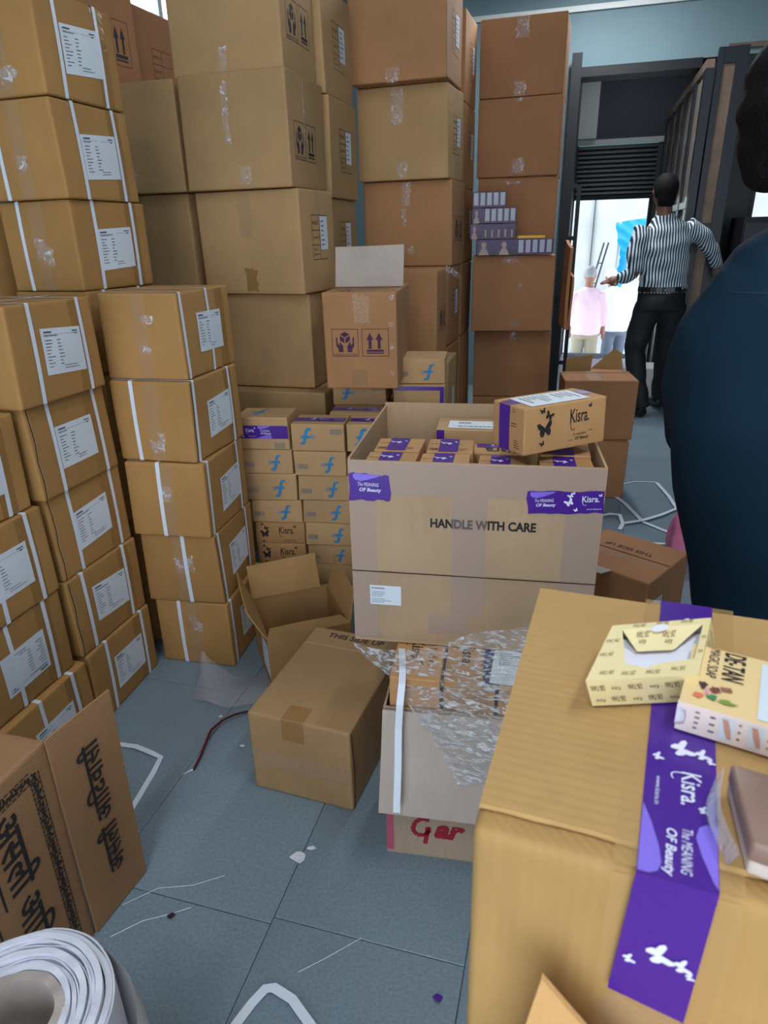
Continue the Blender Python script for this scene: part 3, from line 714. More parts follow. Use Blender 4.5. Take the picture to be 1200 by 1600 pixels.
for k, (e, a) in enumerate(A):
    strapped('white-strapped carton, %s of the three high ones at the top left' % (['lowest', 'middle one', 'highest'][k]), e, a, k + 5, 37 + k, front_strap=[-.06, -.07, None][k], sx=(-.08, .09))
Cc = [((-.986, 1.347), 75), ((-1.009, 1.330), 75), ((-1.003, 1.329), 75), ((-1.015, 1.322), 75)]
for k, (e, a) in enumerate(Cc):
    strapped('white-strapped carton, %s in the stack at the left picture edge' % (['bottom one', 'second from the floor', 'third from the floor', 'topmost'][k]), e, a, k, 40 + k, front_strap=0.0, sx=(-.03, .10), lbflip=(k == 1))
for k in range(3):
    Carton('brown_carton', ['brown carton at the very left edge, below the high strapped cartons', 'plain carton hidden behind the left stacks, upper', 'plain carton hidden behind the left stacks, lower'][2 - k], (-1.19, 2.19), 71, k * .508, .506, .30, .32, C_STRAP, 'plain cartons behind the left stacks', 60 + k)

# ------------------------------------------------------------------ tall carton walls behind
def table_print(c, side, u, v, w=.13, h=.17, sticker=True, seed=0, ink=BLACKI):
    art = Art(); t = .0022
    for i in range(4): art.rect(u, v + h * i / 3 - t / 2, u + w, v + h * i / 3 + t / 2)
    art.rect(u, v, u + t, v + h); art.rect(u + w * .48, v, u + w * .48 + t, v + h)
    art.text('PRODUCT', u + .06 * w, v + h * .79, u + w * .42, v + h * .86); art.text('QUANTITY', u + .06 * w, v + h * .46, u + w * .42, v + h * .53)
    art.text('TOTAL', u + .06 * w, v + h * .19, u + w * .30, v + h * .25); art.text('QUANTITY', u + .06 * w, v + h * .08, u + w * .42, v + h * .14)
    c.art(side, art, ink, 'print')
    if sticker:
        st = c.rect(side, u + w * .52, v + h * .22, u + w * 1.02, v + h * .98, PAPER, 'sticker', off=.0016)
        a2 = Art(); text_rows(a2, u + w * .58, v + h * .28, u + w * .95, v + h * .92, 6, seed); c.art(side, a2, INK, 'print', .0022, st)
def icon_print(c, side, u, v, s=.11, ink=BLUEBLK, words=True):
    art = Art(); care_hands(art, u, v, u + s, v + s * 1.25, words); up_arrows(art, u + s * 1.12, v, u + s * 2.1, v + s * 1.25); c.art(side, art, ink, 'print')
def shine(c, side, u, v, w, h, seed=0, mat=None, rag=.006): return c.rect(side, u, v, u + w, v + h, mat or T_SHINE, 'tape', n=6, m=6, rag=rag, seed=seed, off=.001)

HF = .397
c = Carton('tall_carton', 'tan carton, topmost in the tower behind the strapped stack', (-.337, 2.90), 73, 5 * HF, HF - .003, .32, .46, C_TAN, None, 101)
icon_print(c, 'right', .05, .11, .105); shine(c, 'front', .20, .0, .035, .09, 1)
c = Carton('tall_carton', 'tan carton with care icons and long crinkled tape, second from top of its tower', (-.326, 2.839), 73.6, 4 * HF, HF - .003, .38, .445, C_TAN, None, 102)
icon_print(c, 'right', .05, .10, .105); shine(c, 'front', .18, .16, .03, .20, 2); shine(c, 'front', .23, .02, .05, .06, 3); shine(c, 'right', .15, .16, .012, .22, 4)
c = Carton('tall_carton', 'tan carton with product table print and white sticker, above the plain one', (-.305, 2.850), 69.3, 3 * HF, HF - .003, .332, .468, C_TAN, None, 103)
table_print(c, 'right', .10, .13, .15, .17, seed=3); shine(c, 'front', .20, .22, .055, .165, 5, T_CLEAR); shine(c, 'front', .20, .01, .055, .09, 6, T_BROWN); shine(c, 'right', .15, .27, .04, .12, 8, T_CLEAR)
c = Carton('tall_carton', 'plain tan carton directly behind the top strapped carton', (-.291, 2.897), 74, 2 * HF, HF - .003, .34, .46, C_TAN, None, 104)
shine(c, 'front', .22, .10, .06, .07, 7, T_CLEAR)
Carton('tall_carton', 'tan carton lying low behind the purple-banded small box', (-.242, 2.812), 76, HF, HF - .003, .34, .50, C_TAN, None, 105)
Carton('tall_carton', 'tan carton at the hidden foot of the tower', (-.26, 2.83), 76, 0, HF - .003, .34, .50, C_TAN, None, 106)
# left neighbours, half covered by the strapped cartons
c = Carton('tall_carton', 'tan carton just left of the one with long crinkled tape', (-.772, 2.985), 76, 4 * HF, HF - .003, .34, .40, C_TAN, None, 107)
shine(c, 'front', .16, .05, .03, .06, 9)
c = Carton('tall_carton', 'tan carton just left of the product-table carton', (-.775, 3.03), 72, 3 * HF, HF - .003, .34, .42, C_TAN, None, 108)
shine(c, 'front', .15, .24, .02, .08, 10); shine(c, 'front', .28, .03, .03, .02, 11)
for k in range(3): Carton('tall_carton', 'tan carton hidden behind the strapped stacks', (-.775, 3.03), 74, k * HF, HF - .003, .30, .42, C_TAN, 'hidden tan cartons behind the strapped stacks', 109)
c = Carton('tall_carton', 'dark reddish carton with up arrows in the top left corner', (-1.20, 3.20), 66, 5 * HF, .44, .36, .36, C_DARKRED, None, 112)
a_ = Art(); up_arrows(a_, .20, .13, .31, .30); c.art('right', a_, BLUEBLK, 'print')
c = Carton('tall_carton', 'dark carton with a printed table below the bright window', (-1.085, 3.60), 70, 5 * HF, .41, .40, .30, C_DARKRED, None, 113)
table_print(c, 'right', .12, .08, .15, .18, sticker=False)
for k in range(5): Carton('tall_carton', 'dark carton hidden below the top left corner cartons', (-.99, 3.52), 70, k * HF, HF - .003, .50, .44, C_DARKRED, 'hidden dark cartons at the back left', 114)
# second row deep
for k in range(6):
    lb = {3: 'tan carton half hidden behind the product-table carton, its own sticker showing', 4: 'tan carton with product table, behind the one with care icons', 5: 'tan carton at the top of the second row, sticker on its side'}.get(k, 'tan carton hidden low in the second row')
    c = Carton('tall_carton', lb, (-.208 + (.012 if k == 4 else 0), 3.235), 73.5, k * HF - (.02 if k > 3 else 0), HF - (.023 if k == 3 else .003), .37, .45, C_TAN, 'hidden tan cartons of the second row' if k < 3 else None, 120 + k)
    if k >= 3: table_print(c, 'right', .12, .11, .15, .17, seed=k)
    if k == 3: shine(c, 'right', .19, .27, .03, .12, 5, T_CLEAR)
# reddish tower
HH = .4175
Hb = [((.365, 3.70), 74), ((.375, 3.71), 74), ((.370, 3.72), 73), ((.388, 3.756), 72.5), ((.359, 3.711), 70.9), ((.337, 3.63), 71.6)]
for k, (e, a) in enumerate(Hb):
    lb = ['reddish carton hidden at the foot of the middle tower', 'reddish carton with care icons low behind the blue-logo boxes', 'reddish carton behind the leaning carton with torn tape', 'reddish carton with dotted tape, third from top of the middle tower', 'tan carton with broad shiny tape, second from top of the middle tower', 'reddish brown carton at the top of the middle tower'][k]
    c = Carton('tall_carton', lb, e, a, k * HH, HH - .003, .345, .475, C_TAN if k in (4,) else C_RED, None, 130 + k)
    if k in (4, 5, 2): table_print(c, 'right', .10, .12, .16, .17, seed=k)
    if k in (3, 1): icon_print(c, 'right', .06, .12, .10)
    if k == 3: shine(c, 'front', .21, .30, .045, .11, 31); shine(c, 'front', .21, .20, .02, .08, 32); shine(c, 'front', .24, .06, .03, .04, 33)
    if k == 4: shine(c, 'front', .18, .25, .065, .16, 34); shine(c, 'front', .21, .01, .05, .07, 35); shine(c, 'right', .16, .25, .02, .15, 36); shine(c, 'right', .16, .02, .02, .1, 37)
    if k == 5: shine(c, 'front', .18, .0, .065, .06, 38); shine(c, 'right', .16, .2, .02, .2, 39)
c = Carton('tall_carton', 'reddish carton beside the open care-icon carton, torn tape at its top', (.281, 3.325), 75.9, 2 * HH, HH - .003, .29, .42, C_RED, None, 140)
icon_print(c, 'right', .06, .13, .09); shine(c, 'right', .15, .26, .03, .14, 41, T_CLEAR)
tt = [c.at('right', .24, .41, .004), c.at('right', .29, .40, .03), c.at('right', .33, .37, .06), c.at('right', .39, .33, .065)]
mb = MB()
for p, q in zip(tt[:-1], tt[1:]): mb.quad(p + Vector((0, 0, .02)), p - Vector((0, 0, .02)), q - Vector((0, 0, .014)), q + Vector((0, 0, .014)))
mb.build('loose_tape', T_SHINE, c.root)
c = Carton('tall_carton', 'green-tinged carton with white sticker under the torn-tape carton', (.330, 3.265), 75.5, HH, HH - .003, .30, .45, C_TAN, None, 141)
st = c.rect('right', .13, .14, .20, .26, PAPER, 'sticker', off=.0016)
Carton('tall_carton', 'carton hidden at the foot below the torn-tape carton', (.33, 3.265), 75.5, 0, HH - .003, .30, .45, C_RED, None, 142)
for k in range(6):
    lb = {3: 'reddish carton third from top in the deepest row', 4: 'reddish carton second from top in the deepest row', 5: 'reddish carton at the top of the deepest row'}.get(k, 'reddish carton hidden low in the deepest row')
    c = Carton('tall_carton', lb, (.486, 4.125), 72.5, k * HH - (.02 if k > 3 else 0), HH - (.023 if k == 3 else .003), .33, .45, C_RED, 'hidden reddish cartons of the deepest row' if k < 3 else None, 150 + k)
    if k >= 3: table_print(c, 'right', .12, .12, .14, .17, seed=k)
# right hand tower
J = [((1.065, 4.20), 80, 0, .428), ((1.065, 4.20), 80, .43, .428), ((1.025, 4.07), 80, .86, .428), ((1.082, 4.38), 76, 1.29, .427), ((1.066, 4.345), 73, 1.719, .41), ((1.062, 4.34), 72.4, 2.131, .385)]
for k, (e, a, z, h) in enumerate(J):
    lb = ['brown carton hidden at the foot of the right tower', 'brown carton second from the floor in the right tower', 'brown carton that carries the purple packs', 'brown carton right behind the purple packs', 'brown carton second from the top of the right tower', 'brown carton at the top of the right tower'][k]
    c = Carton('tall_carton', lb, e, a, z, h, .46 if k == 2 else .36, .475, C_DARKRED, None, 160 + k)
    if k == 5: shine(c, 'front', .20, .28, .07, .105, 51); shine(c, 'front', .205, .005, .06, .07, 52)
    if k == 4: shine(c, 'front', .21, .02, .065, .08, 53); shine(c, 'front', .20, .385, .05, .02, 55)
    if k == 3: shine(c, 'front', .17, .39, .08, .015, 54)
    if k == 2: shine(c, 'front', .17, .385, .09, .035, 56); shine(c, 'front', .24, .02, .05, .05, 57, T_CLEAR); shine(c, 'front', .27, .25, .02, .02, 58)
    if k == 1: shine(c, 'front', .22, .36, .04, .05, 59)
    c.rect('right', .06, .01, .11, h - .01, T_CLEAR, 'tape')
# flattened board leaning on the right tower
fb = empty('flattened_carton', (1.115, 4.12, .86)); tag(fb, 'folded flat carton stood on edge against the right tower', 'carton')
board('board', [(0, 0, 0), (.045, .30, 0), (.05, .30, .5), (.0, 0, .46)], C_DARKRED, .018, fb, 2, 6, 0, .004); board('board', [(.022, 0, .0), (.066, .28, .0), (.07, .28, .34), (.025, 0, .30)], C_DARKRED, .012, fb, 2, 6, 0, .004, 3)
# pair beside the doorway
c = Carton('brown_carton', 'upper brown carton of the pair near the doorway, shiny tape on top', (1.383, 3.532), 82, .33, .33, .27, .385, C_DARKRED, None, 170)
c.rect('top', .13, .0, .20, .27, T_CLEAR, 'tape'); a_ = Art(); a_.rect(.005, .225, .38, .232); c.art('top', a_, SEAM, 'flap_gap')
Carton('brown_carton', 'lower brown carton of the pair near the doorway', (1.36, 3.50), 83, 0, .329, .27, .385, C_DARKRED, None, 171)

# ------------------------------------------------------------------ purple shrink-wrapped packs on the right tower
M_PACK = plain('purple pack print', srgb(78, 30, 108), .3, var=.2, scale=30)
M_PACKD = plain('dark pack print', srgb(34, 28, 48), .3)
M_SKIN0 = plain('pale printed figure', srgb(226, 190, 178), .4)
M_SACH = plain('white sachet end', srgb(214, 214, 232), .25)
FILM = tape_mat('shrink film', srgb(24, 22, 30), .22, .07, .6, 90)
def pack(label, x, y, z, w, h, d, cells=5, faces=0, ends=True):
    t = empty('soap_pack', (x, y, z), radians(-9)); tag(t, label, 'soap pack', 'purple soap packs on the right tower')
    MB().box(0, 0, 0, w, d, h).build('carton', M_PACK, t)
    x0 = w * (faces * .27); cw = (w - x0) / cells
    for i in range(cells):
        bx = x0 + cw * (i + .14)
        if ends: MB().box(bx, -.003, h * .14, bx + cw * .68, 0, h * .95).build('sachet', M_SACH, t)
        else: MB().box(bx + cw * .2, -.002, h * .12, bx + cw * .45, 0, h * .62).build('figure', M_SKIN0, t)
    for i in range(faces):
        bx = w * .27 * i
        a = Art(); a.ellipse(bx + w * .09, h * .66, w * .035, h * .2); a.poly([(bx + w * .02, 0), (bx + w * .16, 0), (bx + w * .13, h * .34), (bx + w * .105, h * .5), (bx + w * .075, h * .5), (bx + w * .05, h * .34)])
        mesh_ob('figure', [(u, -.0015, v) for u, v in a.v], a.f, M_SKIN0, t)
        a = Art(); a.poly([(bx + w * .15, 0), (bx + w * .26, 0), (bx + w * .26, h * .3), (bx + w * .18, h * .36)]); mesh_ob('figure_dark_patch', [(u, -.0012, v) for u, v in a.v], a.f, M_PACKD, t)  # dark printed patch beside the figure
    mb = MB(); mb.box(-.003, -.005, -.001, w + .006, d, h + .004).build('film', FILM, t)
pack('longest purple soap pack, at the bottom, two printed figures', .572, 3.985 + .115, 1.292, .425, .082, .10, 5, 2)
pack('purple soap pack with small figures, second from the bottom', .535, 4.03 + .10, 1.379, .255, .078, .10, 5, 1, False)
pack('dark purple soap pack, second from the top', .545, 4.03 + .10, 1.462, .245, .078, .10, 5, 1)
pack('small purple soap pack on the very top', .545, 4.03 + .10, 1.545, .185, .078, .10, 5, 0)
yp = empty('yellow_pack', (.80, 4.07, 1.379), radians(-9)); tag(yp, 'flat yellow packet lying on the longest purple pack', 'packet')
M_YEL = plain('yellow packet', srgb(236, 176, 20), .4); mb = MB(); mb.slab([(0, 0, 0), (.15, 0, 0), (.15, .06, 0), (0, .06, 0)], (0, 0, 1), .014).build('packet', M_YEL, yp); MB().box(-.012, .005, .002, 0, .055, .012).build('packet_end', plain('orange packet end', srgb(190, 90, 20), .5), yp)
# ------------------------------------------------------------------ small mailer boxes with the blue mark
def small_box(label, e, a, z, h, L=.145, W=.2, style='f', seed=0, group='small brown mailer boxes beside the strapped stack', mat=None, top_tape=False, flip=False):
    c = Carton('mailer_box', label, e, a, z, h - .0015, L, W, mat or C_SMALLT, group, seed, .0025, .0012, 'box', rnd=.0022)
    hh = h
    if style == 'f' or style == 'fl':
        a_ = Art()
        if style == 'f': f_logo(a_, W * .52, hh * .12, W * .80, hh * .80); c.art('front', a_, BLUEI, 'logo'); b_ = Art(); barcode(b_, W * .05, hh * .28, W * .26, hh * .48, seed); c.art('front', b_, FADEI, 'print')
        else: f_logo(a_, W * .14, hh * .22, W * .46, hh * .86, True); c.art('front', a_, BLUEI, 'logo'); b_ = Art(); barcode(b_, W * .74, hh * .62, W * .96, hh * .82, seed); c.art('front', b_, FADEI, 'print')
    if style == 'k':
        a_ = Art()
        for (x, y, s, r) in ((.14, .86, .045, .3), (.22, .70, .07, -.4), (.19, .44, .13, .1), (.16, .10, .04, .3)): butterfly(a_, W * x, hh * y, s * W * 1.3, r)
        kisra_logo(a_, W * .48, hh * .30, W * .84, hh * .86); a_.text('The MEANING', W * .56, hh * .14, W * .84, hh * .20); a_.text('OF Beauty', W * .56, hh * .04, W * .84, hh * .12)
        c.art('front', a_, BLACKI, 'logo')
    if style == 'band':
        c.purple('front', [(0.001, hh * .34), (W - .001, hh * .34), (W - .001, hh * .74), (0.001, hh * .74)], parts=('fly', 'logo', 'tag', 'lobe'), scale=.95, seed=seed, start=.28)
        b_ = Art(); barcode(b_, W * .72, hh * .04, W * .92, hh * .22, seed); c.art('front', b_, FADEI, 'print')
        a_ = Art(); f_logo(a_, W * .22, L * .2, W * .5, L * .85); c.art('top', a_, BLUEI, 'logo')
    if top_tape: c.purple('top', [(.004, L * .30), (W - .004, L * .30), (W - .004, L * .64), (.004, L * .64)], scale=.95, seed=seed)
    return c
sz = [.797, .672, .573, .463, .368, .273]
nm = ['topmost', 'second from the top', 'third from the top', 'fourth from the top', 'fifth from the top', 'sixth from the top']
sx_ = [(-.350, 2.388), (-.343, 2.392), (-.336, 2.392), (-.322, 2.396), (-.318, 2.40), (-.318, 2.40)]
for i in range(6):
    zt = sz[i]; zb = sz[i + 1] if i < 5 else .182
    st = 'band' if i == 0 else ('k' if i >= 4 else 'f')
    lb = ['small box with a purple tape band, topmost in the left mailer column', 'blue-logo mailer box right under the purple-banded one', 'blue-logo mailer box, third from the top of the left mailer column', 'blue-logo mailer box resting on the black butterfly box', 'mailer box with black butterflies and brand word, in the left column', 'butterfly mailer box peeping out above the open carton'][i]
    small_box(lb, sx_[i], 82.8, zb, zt - zb, style=st, seed=200 + i, mat=C_SMALL if st == 'k' else None)
for i in range(2): small_box('mailer box hidden at the foot of the left column', (-.318, 2.40), 82.8, .091 * i, .091, style='', seed=208, group='hidden mailer boxes behind the open carton')
tz = [.769, .664, .565, .463, .365, .268, .18]
tx_ = [(-.143, 2.37), (-.141, 2.372), (-.132, 2.375), (-.122, 2.378), (-.118, 2.38), (-.115, 2.385)]
for i in range(6):
    lb = ['blue-logo mailer box with taped top, topmost of the middle mailer column', 'blue-logo mailer box, second from the top of the middle mailer column', 'blue-logo mailer box, third from the top of the middle mailer column', 'blue-logo mailer box, fourth from the top of the middle mailer column', 'blue-logo mailer box, fifth from the top, beside the raised carton flap', 'blue-logo mailer box lowest in sight, behind the raised carton flap'][i]
    small_box(lb, tx_[i], 82, tz[i + 1], tz[i] - tz[i + 1], style='fl' if i == 0 else 'f', seed=220 + i, top_tape=(i == 0), W=.197)
for i in range(2): small_box('mailer box hidden at the foot of the middle column', (-.115, 2.385), 82, .09 * i, .09, style='', seed=228, group='hidden mailer boxes behind the open carton', W=.197)
small_box('mailer box with taped top just left of the big open carton', (.062, 2.352), 82, .662, .105, style='fl', seed=231, top_tape=True, W=.197)
Carton('brown_carton', 'plain carton hidden under the mailer box left of the open carton', (.066, 2.36), 82, 0, .661, .145, .19, C_SMALL, None, 232)
small_box('mailer box with purple taped top in the second row', (-.01, 2.545), 82, .655, .108, style='', seed=233, top_tape=True, W=.2)
small_box('mailer box in the second row hidden behind the big open carton', (.20, 2.53), 82, .655, .108, style='', seed=234, top_tape=True, W=.2)
Carton('brown_carton', 'plain carton hidden under the second row of mailer boxes', (.20, 2.535), 82, 0, .654, .145, .42, C_SMALL, None, 235)
small_box('blue-logo mailer box lying right under the open care-icon carton', (.018, 2.71), 82, .756, .098, style='fl', seed=236, L=.22, W=.22)
small_box('blue-logo mailer box edged in purple tape, right of the care-icon carton', (.262, 2.72), 82, .838, .102, style='f', seed=237, L=.20, W=.205)
c = small_box('mailer box under the purple-edged one, mostly hidden', (.262, 2.70), 82, .735, .102, style='', seed=238, L=.22, W=.215)
c.rect('front', .004, .078, .211, .094, PURPLE, 'purple_tape'); c.rect('front', .195, .005, .212, .09, PURPLE, 'purple_tape')
Carton('brown_carton', 'plain carton hidden under the care-icon carton', (.25, 2.705), 82, 0, .734, .33, .44, C_SMALL, None, 239)

# ------------------------------------------------------------------ open carton with care icons and raised grey flap
c = Carton('open_carton', 'upright carton with purple care icons, up arrows and raised grey flap', (.067, 2.556), 82.3, .856, .36, .50, .284, C_RED, None, 250)
a_ = Art(); care_hands(a_, .03, .125, .134, .228); up_arrows(a_, .148, .125, .252, .228); c.art('front', a_, PURPI, 'print')
c.rect('front', .10, .01, .165, .075, T_BROWN, 'tape'); shine(c, 'front', .12, .25, .06, .10, 61, T_CLEAR)
for v in (.33, .235, .155, .05): shine(c, 'front', .255, v, .018, .018, int(v * 100), None, .003)
a_ = Art(); a_.line([(.005, .22), (.278, .24)], .003); a_.line([(.14, .0), (.16, .23)], .002); c.art('top', a_, SEAM, 'flap_gap')
a_ = Art(); care_hands(a_, .05, .03, .12, .10, False); c.art('top', a_, PURPI, 'print')
shine(c, 'top', .15, .02, .05, .2, 63, T_CLEAR)
bx = c.W / 2
f_ = board('flap', [(-bx + .01, -.02, .362), (bx, -.02, .362), (bx - .002, .055, .515), (-bx + .002, .055, .51)], C_GREY, .004, c.root, 6, 4, 0, .002)
for (u, v) in ((.08, .43), (.092, .39)): MB().box(-bx + u, -.0035 + (v - .362) * .49, v, -bx + u + .006, -.0015 + (v - .362) * .49, v + .008).build('staple', SEAM, f_)

# ------------------------------------------------------------------ big open carton full of small boxes
KE, KA, KZ, KH, KL, KW = (.450, 1.250), 79.7, .516, .448, .484, .534
k = Carton('open_carton', 'big beige open carton marked HANDLE WITH CARE, full of small boxes', KE, KA, KZ, KH, KL, KW, C_BEIGE, None, 300, jit=0, bulge=0, body=False)
hw, hl, t = KW / 2, KL / 2, .005
SE = .185                                            # crease where the raised flaps start
pb = MB(); pb.box(-hw, -hl, 0, hw, hl, .006).build('bottom', C_BEIGE, k.root)
for nm_, (x0, y0, x1, y1) in {'front': (-hw, -hl, hw, -hl + t), 'back': (-hw, hl - t, hw, hl), 'left': (-hw, -hl + t, -hw + t, hl - t), 'right': (hw - t, -hl + t, hw, hl - t)}.items():
    MB().box(x0, y0, .006, x1, y1, SE - .0015).build('wall', C_BEIGE, k.root)
    dx = .002 if nm_ in ('left', 'right') else 0
    MB().box(x0, y0, SE + .0015, x1, y1, KH + (.012 if nm_ == 'back' else (.004 if nm_ == 'left' else 0))).build('raised_flap', C_BEIGE, k.root)
    MB().box(x0 + .001, y0 + .001, SE - .0015, x1 - .001, y1 - .001, SE + .0015).build('crease', C_GREYBR, k.root)
k.rect('front', .001, KH - .075, KW - .001, KH - .002, T_PINK, 'tape', off=.0006); k.rect('front', .001, .01, .058, KH - .075, T_PINK, 'tape', off=.0006); k.rect('front', KW - .075, .03, KW - .001, KH - .075, T_PINK, 'tape', off=.0006)
a_ = Art(); a_.text('HANDLE WITH CARE', .178, .300, .402, .322, bold=.04)
under = Art(); bare = Art()                        # the middle letters lie under the milky tape
for f in a_.f:
    cx = sum(a_.v[i][0] for i in f) / len(f); (under if .2245 < cx < .2985 else bare).poly([a_.v[i] for i in f])
k.art('front', bare, BLACKI, 'lettering', .0003); k.art('front', under, plain('ink seen through tape', srgb(92, 82, 82), .6), 'taped_lettering', .0012)
a_ = Art(); a_.line([(.0, SE), (KW, SE)], .0022); k.art('front', a_, SEAM, 'crease_shade_line', .0013)  # dark line painted for the shade in the crease gap
k.rect('front', .225, .085, .298, KH - .075, T_PINK, 'tape', off=.0009); k.rect('front', .175, .03, .265, .083, T_PINK, 'tape', off=.0009)
k.purple('front', [(.001, .358), (.092, .358), (.090, .416), (.001, .420)], parts=('lobe', 'tag'), scale=.5, seed=4, ends=.003, start=1.28)
k.purple('front', [(.383, .342), (.533, .352), (.533, .400), (.378, .392)], parts=('lobe', 'fly', 'logo', 'tag'), scale=.72, seed=5, ends=.002, start=.90)
# paper address label
lb_ = k.rect('front', .040, .100, .112, .150, PAPER, 'label', off=.0016)
a_ = Art(); text_rows(a_, .044, .138, .080, .148, 1, 2); text_rows(a_, .044, .120, .108, .136, 4, 3); text_rows(a_, .044, .104, .108, .117, 3, 4); k.art('front', a_, INK, 'print', .0022, lb_)
Kc = k.root.matrix_world
def in_k(x, y): 
    a = radians(KA); e1 = Vector((cos(a), sin(a), 0)); e2 = Vector((-sin(a), cos(a), 0))
    p = Vector((KE[0], KE[1], 0)) + e1 * y + e2 * (KW - x); return (p.x, p.y)
def upright(label, x, y, z, w=.1, d=.095, h=.205, seed=0, a=KA, group='upright taped boxes inside the big open carton', frm=None, tape=True):
    e = (frm or in_k)(x + w, y)
    c = Carton('mailer_box', label, e, a, z, h, d, w, C_SMALL, group, seed, .002, .0008, 'box', rnd=.002)
    if tape: c.purple('top', [(w * .68, .001), (w * .68, d - .001), (w * .26, d - .001), (w * .26, .001)], parts=('fly', 'logo'), scale=.6, seed=seed)
    a_ = Art(); barcode(a_, w * .06, d * .1, w * .25, d * .26, seed); text_rows(a_, w * .70, d * .1, w * .95, d * .3, 2, seed); text_rows(a_, w * .05, d * .55, w * .95, d * .62, 1, seed); c.art('top', a_, BLACKI, 'print')
    return c
cols = [(.030, .108), (.150, .105), (.275, .100), (.405, .108)]
nmc = ['leftmost pair', 'second pair from the left', 'third pair from the left', 'rightmost pair']
zi = KZ + .007
Carton('brown_carton', 'plain carton hidden in the bottom of the big open carton', in_k(.515, .02), KA, zi, .205, .44, .49, C_SMALL, None, 310)
for i, (x, w) in enumerate(cols):
    upright('upright taped box in the big open carton, %s, front one' % nmc[i], x, .012, zi + .206, w, .10, .220, 311 + i)
    upright('upright taped box in the big open carton, %s, rear one' % nmc[i], x + .004, .118, zi + .206, w, .10, .222 if i != 2 else .18, 321 + i)
c = Carton('mailer_box', 'box with a long white shipping label at the back of the big open carton', in_k(.40, .33), KA - 1, zi + .206, .215, .12, .245, C_SMALLT, None, 331, .002, .001, 'box', rnd=.002)
lb_ = c.rect('top', .03, .012, .235, .085, PAPER, 'label', off=.0012); a_ = Art(); text_rows(a_, .055, .055, .13, .07, 1, 1, 1, .6); text_rows(a_, .055, .025, .18, .035, 1, 2, 1, .6); text_rows(a_, .14, .05, .22, .08, 3, 5); c.art('top', a_, INK, 'print', .0018, lb_)
c.rect('left', .0, .0, .0, .0, PURPLE, 'purple_tape') if 0 else None
c.rect('front', .002, .12, .022, .213, PURPLE, 'purple_tape')
c = Carton('mailer_box', 'box with upside-down brand word behind the third pair in the open carton', in_k(.385, .23), KA, zi + .206, .185, .085, .13, C_SMALL, None, 332, .002, .001, 'box', rnd=.002)
a_ = Art(); a_.text('Kisra', .03, .01, .12, .05, rot=2, bold=.02); c.art('top', a_, BLACKI, 'logo'); c.purple('top', [(.01, .052), (.12, .052), (.12, .08), (.01, .08)], parts=('fly',), seed=3)

# the large brand box lying across the top right
c = Carton('mailer_box', 'brown brand box with black butterflies lying across the big open carton', (.292, 1.313), 24.9, .9725, .1, .215, .111, C_SMALL, None, 340, .0015, .001, 'box', rnd=.002, tilt=(radians(.5), radians(-1.0)))
a_ = Art()
for (x, y, s, r) in ((.045, .090, .013, .3), (.062, .078, .020, -.5), (.052, .050, .036, .15), (.046, .020, .012, .4)): butterfly(a_, x, y, s, r)
kisra_logo(a_, .117, .038, .176, .092); a_.text('The MEANING', .125, .026, .163, .031, shear=.2); a_.text('OF Beauty', .132, .014, .170, .023, shear=.2, bold=.02)
a_.line([(.168, .031), (.174, .034), (.180, .031)], .001); a_.line([(.115, .015), (.121, .018), (.128, .016)], .001)
c.art('right', a_, BLACKI, 'logo')
c.purple('front', [(.024, .099), (.026, .001), (.062, .001), (.062, .099)], parts=('lobe', 'logo', 'tag'), scale=.62, seed=7)
a_ = Art(); text_rows(a_, .068, .055, .105, .066, 2, 3); text_rows(a_, .07, .085, .085, .095, 2, 9); text_rows(a_, .078, .01, .10, .03, 4, 12); c.art('front', a_, BLACKI, 'print')
lb_ = c.patch('top', [(.012, .030), (.104, .022), (.104, .175), (.018, .185)], PAPER, 'label', .0012, 4, 4)
a_ = Art(); text_rows(a_, .025, .04, .095, .11, 6, 21); text_rows(a_, .03, .12, .095, .17, 4, 22); c.art('top', a_, INK, 'print', .0018, lb_)
c.rect('top', .03, .186, .07, .213, PURPLE, 'purple_tape'); c.rect('top', .024, .001, .062, .028, PURPLE, 'purple_tape', off=.0009)

# ------------------------------------------------------------------ crate below: open box with a flap hanging over "Gar"
ME, MA, MH, ML, MW = (.480, 1.100), 79.7, .44, .42, .50
mm = Carton('open_carton', 'grey-brown open carton with red handwriting under the big carton', ME, MA, 0, MH, ML, MW, C_GREYBR, None, 350, jit=0, bulge=0, body=False)
hw, hl = MW / 2, ML / 2
MB().box(-hw, -hl, 0, hw, hl, .006).build('bottom', C_GREYBR, mm.root)
for (x0, y0, x1, y1) in ((-hw, -hl, hw, -hl + t), (-hw, hl - t, hw, hl), (-hw, -hl + t, -hw + t, hl - t), (hw - t, -hl + t, hw, hl - t)): MB().box(x0, y0, .006, x1, y1, MH).build('wall', C_GREYBR, mm.root)
M_PINKT = tape_mat('pink tape', srgb(186, 84, 110), .95, .4, .2)
mm.rect('front', 0, .01, .018, .15, M_PINKT, 'pink_tape', rag=.001); mm.rect('left', ML - .02, .01, ML, .43, M_PINKT, 'pink_tape')
a_ = Art(); M_RED = plain('red marker', srgb(150, 20, 40), .6)
a_.line([(.104, .118), (.086, .122), (.070, .108), (.064, .084), (.074, .068), (.094, .070), (.106, .088), (.100, .096), (.099, .074), (.094, .042)], .011)
a_.text('ar', .116, .064, .19, .108, shear=.3, bold=.05); mm.art('front', a_, M_RED, 'handwriting')
board('flap', [(-hw - .005, -hl - .062, .195), (hw, -hl - .062, .195), (hw, -hl - .003, .437), (-hw + .0, -hl - .003, .437)], C_GREY, .005, mm.root, 10, 8, 0, .003)
